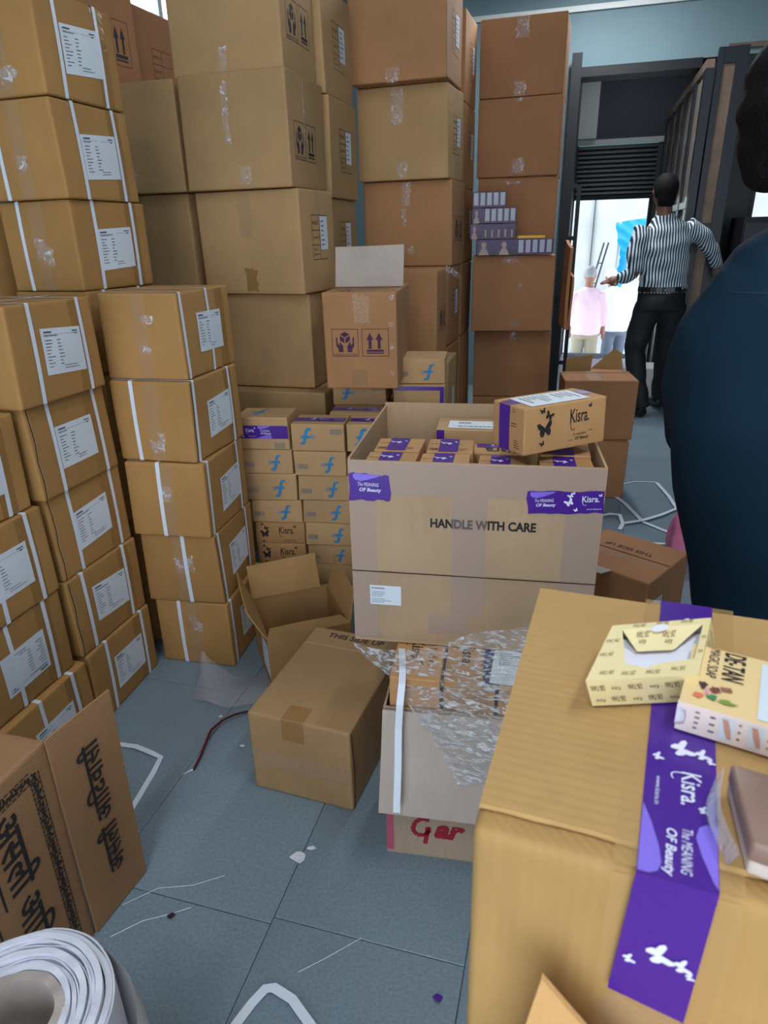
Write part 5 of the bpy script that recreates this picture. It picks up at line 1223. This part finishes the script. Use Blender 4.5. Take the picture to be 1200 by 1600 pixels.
floor_strap('straight white strap beside the pink bag', [(1.30, 2.89, .004), (1.36, 2.88, .004), (1.42, 2.87, .004)], .02)
floor_strap('white strap looping out from the oil carton flap', [(-.86, 1.60, .003), (-.82, 1.585, .004), (-.76, 1.57, .006), (-.71, 1.545, .006), (-.672, 1.525, .004), (-.676, 1.47, .002), (-.688, 1.38, .002), (-.70, 1.30, .002)], .016)
floor_strap('folded white strap at the bottom picture edge', [(-.33, .77, .004), (-.285, .84, .004), (-.262, .866, .006), (-.245, .868, .006), (-.205, .845, .006), (-.14, .77, .004)], .019)
# two-core cable
cb_ = empty('cable_offcut', (-.456, 1.70, 0)); tag(cb_, 'thin red and black cable end on the floor by the brown carton', 'cable')
M_RC = plain('red cable', srgb(130, 34, 44), .5); M_KC = plain('black cable', srgb(36, 26, 30), .5)
cp = [(-.565, 1.474), (-.555, 1.52), (-.550, 1.575), (-.546, 1.616), (-.520, 1.66), (-.49, 1.69), (-.456, 1.712), (-.42, 1.716)]
for nm_, dx, mt in (('red_core', 0, M_RC), ('black_core', .004, M_KC)): MB().tube([(x + .456 + dx, y - 1.70 - dx * .4, .0035 + .02 * sin(pi * i / 7)) for i, (x, y) in enumerate(cp)], .0024, 6).build(nm_, mt, cb_)
MB().tube([(-.565 + .456, -.226, .0035), (-.590 + .456, -.242, .002)], [.003, .001], 6).build('tape_end', STRAP, cb_)
# crumpled film bits and scraps
tag(sheet('clear_film', [[(-.66, 1.93, .008), (-.63, 1.91, .11), (-.60, 1.90, .09), (-.52, 1.90, .015), (-.44, 1.92, .01), (-.37, 1.90, .006)], [(-.66, 1.85, .012), (-.625, 1.84, .05), (-.58, 1.83, .05), (-.52, 1.82, .02), (-.45, 1.83, .02), (-.38, 1.82, .01)], [(-.65, 1.78, .008), (-.62, 1.76, .02), (-.58, 1.75, .03), (-.52, 1.74, .012), (-.46, 1.75, .012), (-.42, 1.76, .006)]], tape_mat('dusty film', srgb(200, 196, 200), .30, .2, .8, 50), None, .004, 8, 5), 'crumpled dusty plastic film at the foot of the strapped stack', 'plastic film')
sc2 = MB(); rr = random.Random(4)
def scrap(label, x, y, s, mat, nm_='paper_scrap', n_=9, seed=0):
    r = random.Random(seed); pts = [(x + s * r.uniform(.5, 1) * cos(2 * pi * i / n_), y + s * .7 * r.uniform(.4, 1) * sin(2 * pi * i / n_), .0015 + r.uniform(0, .004)) for i in range(n_)]
    return tag(MB().slab(pts, (0, 0, 1), .0012).build(nm_, mat), label, 'scrap')
M_SCR = plain('torn white paper', srgb(206, 212, 220), .8)
scrap('torn white paper scrap on the floor joint', -.228, 1.175, .028, M_SCR, seed=1); scrap('tiny white paper scrap beside the larger one', -.20, 1.20, .012, M_SCR, seed=2)
scrap('small purple tape scrap on the floor at the bottom', .085, .842, .014, PURPLE, seed=3); scrap('small white scrap near the cable', -.535, 1.70, .010, M_SCR, seed=4); scrap('dark scrap left of the folded strap', -.50, 1.03, .011, M_KC, seed=5)
scrap('white scrap left of the floor carton', -.44, 1.565, .010, M_SCR, seed=6)
th = MB(); th.tube([(-.62, 1.06, .002), (-.55, 1.10, .0025), (-.47, 1.105, .003), (-.40, 1.13, .002)], .0009, 4); tag(th.build('thread', M_SCR), 'pale thread running right from the oil carton', 'thread')
th = MB(); th.tube([(-.62, .985, .002), (-.56, 1.02, .0025), (-.50, 1.035, .003), (-.46, 1.05, .002)], .0011, 4); tag(th.build('thread', M_SCR), 'pale thread nearest to the wrapping roll', 'thread')
th = MB(); th.tube([(-.20, .90, .002), (-.14, .93, .0025), (-.07, .97, .002)], .0008, 4); tag(th.build('thread', M_SCR), 'pale thread in the middle of the floor', 'thread')
# ------------------------------------------------------------------ people
def loft(rings, n=14):
    """rings: (centre, rx, ry, axis) ; returns verts, faces of a closed tube whose rings stand across the path"""
    V = []; F = []; pts = [Vector(r[0]) for r in rings]; prev = None
    for i, r_ in enumerate(rings):
        t_ = (pts[min(i + 1, len(pts) - 1)] - pts[max(i - 1, 0)]).normalized()
        side = Vector(r_[3]) if len(r_) > 3 else Vector((1, 0, 0))
        if abs(t_.dot(side)) > .9: side = Vector((0, 1, 0))
        a = (side - t_ * side.dot(t_)).normalized(); b = t_.cross(a)
        for k in range(n):
            q_ = 2 * pi * k / n; V.append(tuple(pts[i] + a * cos(q_) * r_[1] + b * sin(q_) * r_[2]))
    for i in range(len(rings) - 1):
        for k in range(n): F.append((i * n + k, i * n + (k + 1) % n, (i + 1) * n + (k + 1) % n, (i + 1) * n + k))
    F.append(tuple(reversed(range(n)))); F.append(tuple((len(rings) - 1) * n + k for k in range(n)))
    return V, F
def ball(c, rx, ry, rz, n=16, m=10):
    return loft([((c[0], c[1], c[2] + rz * -cos(pi * (j + .02) / m * .998)), max(.002, rx * sin(pi * (j + .02) / m)), max(.002, ry * sin(pi * (j + .02) / m))) for j in range(m + 1)], n)
def limb(pts, rads, **k): return loft([(p_, r_, r_) for p_, r_ in zip(pts, rads)], 12)
import numpy as np
BENCH = bpy.data.scenes.new('bench')
def fuse(name, shapes, mat, parent, voxel=.01, smooth=5, fold=0.0, fs=30, seed=0):
    V = []; F = []
    for v, f in shapes: o = len(V); V += v; F += [tuple(i + o for i in q_) for q_ in f]
    ob = mesh_ob(name, V, F, mat, parent)
    md = ob.modifiers.new('r', 'REMESH'); md.mode = 'VOXEL'; md.voxel_size = voxel
    sm = ob.modifiers.new('s', 'SMOOTH'); sm.factor = .5; sm.iterations = smooth
    COL.objects.unlink(ob); ob.parent = None; BENCH.collection.objects.link(ob)     # evaluate alone, on an empty bench scene
    with bpy.context.temp_override(scene=BENCH, view_layer=BENCH.view_layers[0]): dg = bpy.context.evaluated_depsgraph_get()
    me = bpy.data.meshes.new_from_object(ob.evaluated_get(dg))
    BENCH.collection.objects.unlink(ob); COL.objects.link(ob); ob.parent = parent
    ob.modifiers.clear(); old = ob.data; ob.data = me; bpy.data.meshes.remove(old); me.name = name
    if not me.materials: me.materials.append(mat)
    if fold:
        r = random.Random(seed); ph = [r.uniform(0, 6) for _ in range(5)]
        k = len(me.vertices); co = np.empty(k * 3, 'f'); no = np.empty(k * 3, 'f')
        me.vertices.foreach_get('co', co); me.vertices.foreach_get('normal', no); co = co.reshape(-1, 3); no = no.reshape(-1, 3); x, y, z = co.T
        d = np.sin(fs * z + 11 * x + 3 * np.sin(9 * x + ph[0]) + ph[1]) * .6 + np.sin(fs * 1.7 * z - 14 * x + 8 * y + ph[2]) * .4
        me.vertices.foreach_set('co', (co + no * (fold * d)[:, None]).ravel())
    me.polygons.foreach_set('use_smooth', [True] * len(me.polygons)); return ob
M_SKIN = plain('brown skin', srgb(122, 82, 64), .5, var=.05); M_HAIR = plain('black hair', srgb(12, 10, 12), .75, spec=.2, bump=.5, bscale=120); M_GREYH = plain('grey hair', srgb(150, 150, 152), .7, bump=.4, bscale=100)
def stripes():
    m, nt, b = mat_new('navy and white striped shirt'); L = nt.links.new
    tc = nt.nodes.new('ShaderNodeTexCoord'); sp = nt.nodes.new('ShaderNodeSeparateXYZ'); L(tc.outputs['Object'], sp.inputs[0])
    nz = nt.nodes.new('ShaderNodeTexNoise'); nz.inputs['Scale'].default_value = 5; L(tc.outputs['Object'], nz.inputs['Vector'])
    ad = nt.nodes.new('ShaderNodeMath'); ad.operation = 'MULTIPLY_ADD'; L(nz.outputs['Fac'], ad.inputs[0]); ad.inputs[1].default_value = .03; L(sp.outputs['X'], ad.inputs[2])
    ml = nt.nodes.new('ShaderNodeMath'); ml.operation = 'MULTIPLY'; ml.inputs[1].default_value = 2 * pi / .0205; L(ad.outputs[0], ml.inputs[0])
    sn = nt.nodes.new('ShaderNodeMath'); sn.operation = 'SINE'; L(ml.outputs[0], sn.inputs[0])
    rp = nt.nodes.new('ShaderNodeValToRGB'); rp.color_ramp.elements[0].position = .45; rp.color_ramp.elements[1].position = .6; rp.color_ramp.elements[0].color = srgb(30, 40, 62); rp.color_ramp.elements[1].color = srgb(206, 222, 228)
    mr = nt.nodes.new('ShaderNodeMapRange'); mr.inputs['From Min'].default_value = -1; L(sn.outputs[0], mr.inputs['Value']); L(mr.outputs[0], rp.inputs['Fac']); L(rp.outputs['Color'], b.inputs['Base Color']); b.inputs['Roughness'].default_value = .8
    return m
def fingers(base, direction, up, spread, ln, r=.009, curl=.35):
    """four unequal bent fingers and a thumb leaving a palm at base"""
    d = Vector(direction).normalized(); u = Vector(up).normalized(); s = d.cross(u).normalized(); b = Vector(base); out = []
    for i, (o, l) in enumerate(((-1.4, .86), (-.45, 1.0), (.5, .95), (1.4, .76))):
        p0 = b + s * o * spread * .5; d1 = (d + s * o * .12).normalized(); d2 = (d1 - u * curl).normalized(); d3 = (d1 - u * curl * 2.2).normalized()
        p1 = p0 + d1 * ln * l * .45; p2 = p1 + d2 * ln * l * .32; p3 = p2 + d3 * ln * l * .23
        out.append(limb([p0 - d * .02, p1, p2, p3], [r * 1.05, r, r * .9, r * .7]))
    t0 = b - d * .055 + s * spread * -.9; t1 = t0 + (d * .5 - s * .8 - u * .2).normalized() * .04; out.append(limb([t0, t1, t1 + (d * .9 - s * .3 - u * .3).normalized() * .03], [r * 1.3, r * 1.1, r * .8]))
    return out
def palm(wrist, base, up, w=.042, th=.016):
    return loft([(wrist, .024, .018, up), (tuple((Vector(wrist) + Vector(base)) / 2), w, th, tuple(Vector(base - Vector(wrist)).cross(Vector(up)))) if 0 else (tuple((Vector(wrist) + Vector(base)) / 2), .034, .02, up), (base, .036, .014, up)], 10)

# --- man in the striped shirt, walking away
mn = empty('person', (2.165, 5.30, 0)); tag(mn, 'person in striped shirt and black trousers walking towards the doorway', 'person')
hd = (-.075, .0, 1.665)
HL, WL = (-.385, .075, 1.045), (-.335, .06, 1.065)
body = [ball(hd, .078, .095, .115), limb([(-.07, .0, 1.60), (-.06, -.01, 1.50), (-.04, 0, 1.42)], [.055, .056, .075]),
        ball((-.075, .088, 1.655), .014, .022, .02, 8, 6), ball((-.152, 0, 1.665), .012, .022, .032, 8, 6), ball((.002, 0, 1.665), .012, .022, .032, 8, 6),
        loft([((-.04, 0, 1.44), .14, .075), ((-.03, 0, 1.30), .165, .095), ((-.01, 0, 1.10), .145, .09), ((.0, 0, .96), .155, .10), ((.01, 0, .86), .15, .10)]),
        limb([(-.20, 0, 1.42), (-.235, -.02, 1.27), (-.225, -.03, 1.125)], [.05, .044, .038]), limb([(-.225, -.03, 1.125), (-.285, .02, 1.085), WL], [.038, .034, .026]),
        limb([(.13, 0, 1.42), (.25, .01, 1.35), (.345, .03, 1.265)], [.05, .044, .038]), limb([(.345, .03, 1.265), (.40, .07, 1.20), (.44, .10, 1.12)], [.038, .034, .026]),
        limb([WL, (-.36, .067, 1.055), HL], [.026, .036, .034]), limb([(.44, .10, 1.12), (.455, .11, 1.07)], [.03, .036]),
        limb([(-.07, .01, .88), (-.13, .05, .52), (-.05, .0, .10)], [.085, .056, .036]), limb([(.09, .0, .88), (.13, .10, .50), (.20, .26, .14)], [.085, .056, .036]),
        limb([(-.05, .0, .10), (-.05, -.01, .05)], [.036, .035]), limb([(.20, .26, .14), (.20, .27, .07)], [.036, .035])]
body += fingers(HL, (-1, .15, .05), (0, -.3, 1), .024, .075) + fingers((.458, .115, 1.06), (.15, .2, -1), (1, 0, 0), .022, .07)
fuse('body', body, M_SKIN, mn, .0085, 3)
fuse('hair', [ball((hd[0], -.012, 1.685), .088, .100, .104), loft([((hd[0], -.055, 1.69), .075, .045), ((hd[0], -.05, 1.61), .066, .045), ((hd[0], -.04, 1.565), .055, .03)])], M_HAIR, mn, .009, 4)
M_STR = stripes()
fuse('shirt', [loft([((-.06, -.005, 1.515), .062, .062), ((-.055, 0, 1.465), .10, .075), ((-.04, 0, 1.425), .175, .10), ((-.03, 0, 1.30), .195, .125), ((-.005, 0, 1.12), .175, .12), ((.0, 0, 1.0), .182, .125), ((.0, 0, .965), .176, .122)], 20),
        limb([(-.19, 0, 1.425), (-.245, -.02, 1.28), (-.235, -.03, 1.12)], [.075, .067, .058]), limb([(-.235, -.03, 1.125), (-.285, .02, 1.085), (-.325, .05, 1.07)], [.058, .052, .042]),
        limb([(.12, 0, 1.425), (.25, .01, 1.355), (.345, .03, 1.265)], [.075, .066, .057]), limb([(.345, .03, 1.265), (.39, .06, 1.21), (.43, .09, 1.14)], [.057, .05, .042])], M_STR, mn, .011, 4, .006, 34, 3)
M_TRS = plain('black trousers', srgb(18, 18, 24), .7)
fuse('trousers', [loft([((.0, 0, 1.0), .170, .118), ((.0, 0, .93), .182, .128), ((.0, 0, .84), .182, .128)], 18), limb([(-.08, .01, .87), (-.125, .04, .66), (-.135, .05, .51), (-.095, .02, .28), (-.05, -.01, .07)], [.105, .095, .082, .072, .068]), limb([(.09, 0, .87), (.12, .06, .66), (.13, .10, .49), (.17, .19, .28), (.20, .27, .10)], [.105, .095, .082, .072, .066])], M_TRS, mn, .012, 4, .005, 26, 5)
bt = loft([((.0, 0, .975), .183, .129), ((.0, 0, 1.012), .181, .128)], 24); mesh_ob('belt', bt[0], bt[1], plain('black belt', srgb(14, 14, 16), .35), mn, False)
MB().box(-.03, -.1335, .978, .04, -.126, 1.010).build('belt_patch', plain('grey belt patch', srgb(96, 104, 106), .5), mn)
M_SHOE = plain('black shoe', srgb(12, 12, 14), .35)
fuse('shoe', [loft([((-.05, -.055, .045), .038, .042, (1, 0, 0)), ((-.055, .02, .05), .044, .048, (1, 0, 0)), ((-.085, .12, .035), .048, .034, (1, 0, 0)), ((-.10, .20, .026), .034, .022, (1, 0, 0))], 12)], M_SHOE, mn, .008, 3)
fuse('shoe', [loft([((.20, .21, .06), .038, .042, (1, 0, 0)), ((.20, .29, .055), .044, .046, (1, 0, 0)), ((.20, .38, .036), .047, .034, (1, 0, 0)), ((.20, .46, .026), .034, .022, (1, 0, 0))], 12)], M_SHOE, mn, .008, 3)

# --- person in teal, close on the right, seen from behind
tp = empty('person', (.785, 1.27, 0)); tag(tp, 'person in dark teal shirt standing close by on the right, back turned', 'person')
body = [ball((-.045, .05, 1.585), .078, .098, .118), limb([(-.02, .04, 1.51), (.01, .01, 1.42), (.015, 0, 1.36)], [.052, .054, .07]), ball((-.045, .145, 1.575), .014, .022, .02, 8, 6), ball((-.125, .05, 1.585), .012, .022, .032, 8, 6), ball((.035, .05, 1.585), .012, .022, .032, 8, 6),
        loft([((0, 0, 1.35), .10, .07), ((.0, 0, 1.27), .14, .095), ((.01, 0, 1.20), .155, .105), ((.05, 0, 1.0), .16, .11), ((.10, 0, .84), .165, .115), ((.12, 0, .76), .15, .11)]),
        limb([(-.10, 0, 1.29), (-.145, .04, 1.17), (-.115, .10, 1.0)], [.042, .040, .038]), limb([(-.11, .10, 1.0), (-.04, .25, .97), (.03, .33, 1.0)], [.042, .036, .028]),
        limb([(.10, 0, 1.29), (.19, .04, 1.17), (.20, .08, 1.0)], [.042, .040, .038]), limb([(.20, .08, 1.0), (.17, .24, .99), (.12, .34, 1.02)], [.042, .036, .028]),
        limb([(.03, .33, 1.0), (.04, .37, 1.01), (.05, .40, 1.01)], [.028, .036, .034]), limb([(.12, .34, 1.02), (.115, .38, 1.03), (.11, .41, 1.03)], [.028, .036, .034]),
        limb([(.03, 0, .80), (.025, .02, .45), (.02, 0, .09)], [.085, .06, .04]), limb([(.21, 0, .80), (.215, .02, .45), (.22, 0, .09)], [.085, .06, .04]), limb([(.02, 0, .09), (.02, .0, .05)], [.04, .04]), limb([(.22, 0, .09), (.22, 0, .05)], [.04, .04])]
body += fingers((.05, .41, 1.01), (.1, 1, 0), (0, 0, 1), .024, .075) + fingers((.11, .42, 1.03), (-.1, 1, 0), (0, 0, 1), .024, .075)
fuse('body', body, M_SKIN, tp, .009, 3)
fuse('hair', [ball((-.045, .045, 1.612), .104, .112, .115), ball((-.085, .01, 1.58), .058, .07, .088), ball((-.08, .045, 1.545), .062, .08, .085), ball((.0, .01, 1.58), .06, .07, .09), ball((-.04, -.015, 1.55), .082, .062, .105)], M_HAIR, tp, .009, 3, .004, 60, 2)
M_TEAL = plain('dark teal shirt', srgb(10, 36, 52), .85, spec=.2, var=.08, scale=6)
fuse('shirt', [loft([((.015, .0, 1.435), .060, .060), ((.012, 0, 1.395), .09, .075), ((.005, 0, 1.355), .145, .105), ((.0, 0, 1.28), .178, .13), ((.002, 0, 1.18), .205, .145), ((.0, -.01, 1.06), .218, .155), ((.025, -.015, .95), .218, .165), ((.05, -.015, .85), .215, .165), ((.08, -.01, .74), .205, .155), ((.095, -.005, .62), .195, .145)], 26),
        limb([(-.105, 0, 1.31), (-.145, .03, 1.22), (-.15, .06, 1.10), (-.12, .10, 1.0)], [.07, .066, .062, .058]), limb([(-.12, .10, 1.0), (-.06, .21, .975), (-.01, .29, .985)], [.058, .054, .046]),
        limb([(.115, 0, 1.315), (.185, .03, 1.20), (.205, .05, 1.10), (.20, .08, 1.0)], [.072, .07, .066, .06]), limb([(.20, .08, 1.0), (.18, .2, .99), (.14, .29, 1.01)], [.06, .054, .046])], M_TEAL, tp, .012, 6, .006, 13, 7)
yk = loft([((.003, -.002, 1.2965), .1715, .1275), ((.003, -.002, 1.2990), .1708, .1268)], 40); mesh_ob('yoke_seam', yk[0], yk[1][:-2], plain('teal seam', srgb(8, 34, 50), .8), tp)
fuse('trousers', [loft([((.115, 0, .84), .165, .125), ((.12, 0, .72), .165, .125)], 18), limb([(.03, 0, .78), (.025, .02, .45), (.02, 0, .06)], [.095, .08, .065]), limb([(.21, 0, .78), (.215, .02, .45), (.22, 0, .06)], [.095, .08, .065])], plain('dark grey trousers', srgb(44, 46, 52), .8), tp, .013, 4, .004, 24, 8)
for sx in (.02, .22): fuse('shoe', [loft([((sx, -.07, .045), .038, .042, (1, 0, 0)), ((sx, .02, .05), .044, .048, (1, 0, 0)), ((sx, .12, .035), .048, .034, (1, 0, 0)), ((sx, .20, .026), .034, .022, (1, 0, 0))], 12)], M_SHOE, tp, .009, 3)

# --- people outside on the lower street
def outsider(label, loc, rz, shirt, trous, hair, bend=0.0, s=1.0):
    t_ = empty('person', loc, rz); tag(t_, label, 'person', None); t_.scale = (s, s, s)
    B = bend
    sh = lambda z, f=1.0: (0, B * max(0, z - .95) * f, z - B * .25 * max(0, z - .95))
    P = lambda x, y, z: (x, y + B * max(0, z - .95), z - B * .25 * max(0, z - .95))
    fuse('body', [ball(P(0, .03, 1.60), .078, .096, .118, 12, 8), ball(P(0, .125, 1.59), .014, .022, .02, 8, 6), ball(P(-.08, .03, 1.6), .012, .02, .03, 8, 6), ball(P(.08, .03, 1.6), .012, .02, .03, 8, 6), limb([P(0, .02, 1.52), P(0, 0, 1.40)], [.055, .07]),
        loft([(P(0, 0, 1.38), .15, .08), (P(0, 0, 1.2), .17, .10), (P(0, 0, .95), .15, .1), (P(0, 0, .82), .15, .1)]),
        limb([P(-.18, 0, 1.36), P(-.23, .0, 1.12), P(-.22, .05, .88)], [.05, .042, .028]), limb([P(.18, 0, 1.36), P(.24, .0, 1.12), P(.24, .06, .88)], [.05, .042, .028]),
        limb([P(-.22, .05, .88), P(-.22, .06, .80)], [.028, .034]), limb([P(.24, .06, .88), P(.24, .08, .80)], [.028, .034]),
        limb([(-.09, 0, .85), (-.10, .02, .45), (-.10, 0, .05)], [.085, .058, .036]), limb([(.09, 0, .85), (.10, .02, .45), (.10, 0, .05)], [.085, .058, .036])] + fingers(P(-.22, .065, .79), (0, .15, -1), (0, 1, 0), .022, .07) + fingers(P(.24, .085, .79), (0, .15, -1), (0, 1, 0), .022, .07), plain('outdoor skin', srgb(150, 104, 86), .6), t_, .013, 3)
    fuse('hair', [ball(P(0, .015, 1.635), .088, .10, .095, 12, 8)], hair, t_, .012, 3)
    fuse('shirt', [loft([(P(0, 0, 1.45), .06, .06), (P(0, 0, 1.40), .17, .10), (P(0, 0, 1.2), .20, .14), (P(0, 0, .95), .205, .15), (P(0, 0, .80), .20, .15)], 16), limb([P(-.16, 0, 1.37), P(-.235, 0, 1.12), P(-.22, .04, .92)], [.075, .065, .052]), limb([P(.16, 0, 1.37), P(.245, 0, 1.12), P(.24, .05, .92)], [.075, .065, .052])], shirt, t_, .014, 4, .006, 25, 2)
    fuse('trousers', [loft([((0, 0, .86), .17, .12), ((0, 0, .74), .17, .12)], 14), limb([(-.09, 0, .8), (-.10, .02, .45), (-.10, 0, .04)], [.095, .08, .07]), limb([(.09, 0, .8), (.10, .02, .45), (.10, 0, .04)], [.095, .08, .07])], trous, t_, .015, 4, .004, 24, 8)
    for sx in (-.10, .10): fuse('shoe', [loft([((sx, -.07, .045), .038, .04, (1, 0, 0)), ((sx, .03, .045), .044, .044, (1, 0, 0)), ((sx, .18, .026), .034, .024, (1, 0, 0))], 10)], M_SHOE, t_, .011, 3)
    return t_
M_PKS = plain('pale pink shirt', srgb(226, 190, 204), .8); M_WHS = plain('white cotton shirt', srgb(236, 236, 240), .8); M_KHK = plain('khaki trousers', srgb(152, 142, 124), .8); M_BLT = plain('grey blue trousers', srgb(96, 104, 124), .8)
outsider('person in a pink shirt and khaki trousers standing outside the door', (2.95, 9.75, -.75), radians(-20), M_PKS, M_KHK, M_GREYH)
outsider('person in white shirt bending over the sacks outside', (3.48, 10.05, -.75), radians(12), M_WHS, M_BLT, plain('white cap', srgb(236, 236, 236), .8), .35)
outsider('second person in white outside, right behind the bending one', (4.05, 10.7, -.75), radians(-10), M_WHS, M_WHS, M_GREYH)
# sacks
M_SACK = plain('woven white sack', srgb(206, 208, 200), .8, var=.12, scale=14, bump=.4, bscale=70)
def sack(label, loc, s, rz, seed):
    o = empty('sack', loc, rz); tag(o, label, 'sack', 'filled sacks outside the door')
    fuse('sack_body', [loft([((-.30, 0, .10), .03, .02, (0, 1, 0)), ((-.26, 0, .12), .12, .09, (0, 1, 0)), ((-.1, 0, .14), .20, .14, (0, 1, 0)), ((.12, 0, .14), .20, .14, (0, 1, 0)), ((.26, 0, .12), .12, .09, (0, 1, 0)), ((.30, 0, .10), .03, .02, (0, 1, 0))], 14)], M_SACK, o, .018, 3, .01, 22, seed); fuse('sack_neck', [limb([(.29, 0, .10), (.34, 0, .11), (.37, .01, .13)], [.03, .02, .035])], M_SACK, o, .012, 2); o.scale = (s, s, s); return o
sack('filled white sack nearest to the doorway outside', (2.98, 9.02, -.75), 1.0, RZ, 1); sack('filled sack at the right end of the heap outside', (3.62, 8.84, -.75), 1.0, RZ, 2); sack('filled sack at the left end of the heap outside', (2.34, 9.2, -.75), 1.0, RZ, 3)
sack('sack lying on top of the heap outside, right', (3.28, 8.93, -.485), 1.0, RZ, 4); sack('rounded white sack on top of the heap outside, left', (2.64, 9.12, -.485), 1.0, RZ, 5)
a_ = Art()
# blue tarpaulin on poles, yard ladder
tb = empty('tarpaulin', (3.75, 10.95, -.75)); tag(tb, 'bright blue tarpaulin on poles outside the door', 'tarpaulin')
sheet('sheet', [[(-.12, .0, 2.28), (.15, -.02, 2.32), (.5, -.05, 2.36)], [(-.10, -.12, 2.02), (.15, -.14, 2.05), (.5, -.16, 2.1)], [(-.07, -.22, 1.80), (.15, -.23, 1.85), (.5, -.25, 1.9)]], M_TARP, tb, .008, 2, 6)
sheet('hanging_sheet', [[(-.06, -.2, 1.80), (.0, -.22, 1.80), (.06, -.22, 1.82)], [(-.20, -.25, 1.30), (-.12, -.27, 1.32), (-.03, -.25, 1.34)], [(-.42, -.3, .70), (-.34, -.32, .70), (-.24, -.3, .74)]], M_TARP, tb, .008, 3, 6)
for x in (-.05, .5): MB().tube([(x, 0, 0), (x, 0, 2.3)], .02).build('pole', M_CONC, tb)
ld_ = empty('ladder', (3.38, 11.1, -.75)); tag(ld_, 'slanting metal ladder beside the blue tarpaulin outside', 'ladder')
for dx in (0, .07): MB().tube([(-.30 + dx, 0, .0), (.18 + dx, .1, 2.0)], .014).build('rail', M_WALLD, ld_)
for i in range(6): f_ = .1 + .15 * i; MB().tube([(-.30 + .48 * f_, .1 * f_, 2.0 * f_), (-.23 + .48 * f_, .1 * f_, 2.0 * f_)], .009).build('rung', M_WALLD, ld_)
# open cartons by the doorway
o1 = Carton('open_carton', 'open carton with dark flaps standing behind the doorway carton pair', (1.52, 4.12), 74, 0, .56, .30, .36, C_DARKRED, None, 600)
board('flap', [(-.18, -.145, .56), (-.03, -.145, .56), (-.02, -.15, .70), (-.18, -.15, .67)], C_OPEN, .004, o1.root, 3, 3); board('flap', [(-.02, .13, .56), (.18, .13, .56), (.17, .16, .66), (.12, .16, .69)], C_OPEN, .004, o1.root, 3, 3)
c = Carton('brown_carton', 'low white-labelled carton on the floor behind the walking man', (2.50, 5.97), 74, 0, .26, .3, .30, plain('white printed carton', srgb(190, 188, 186), .6, var=.06), None, 611)
a_ = Art(); text_rows(a_, .04, .05, .26, .2, 4, 3); c.art('front', a_, INK, 'print')

bpy.data.scenes.remove(BENCH)
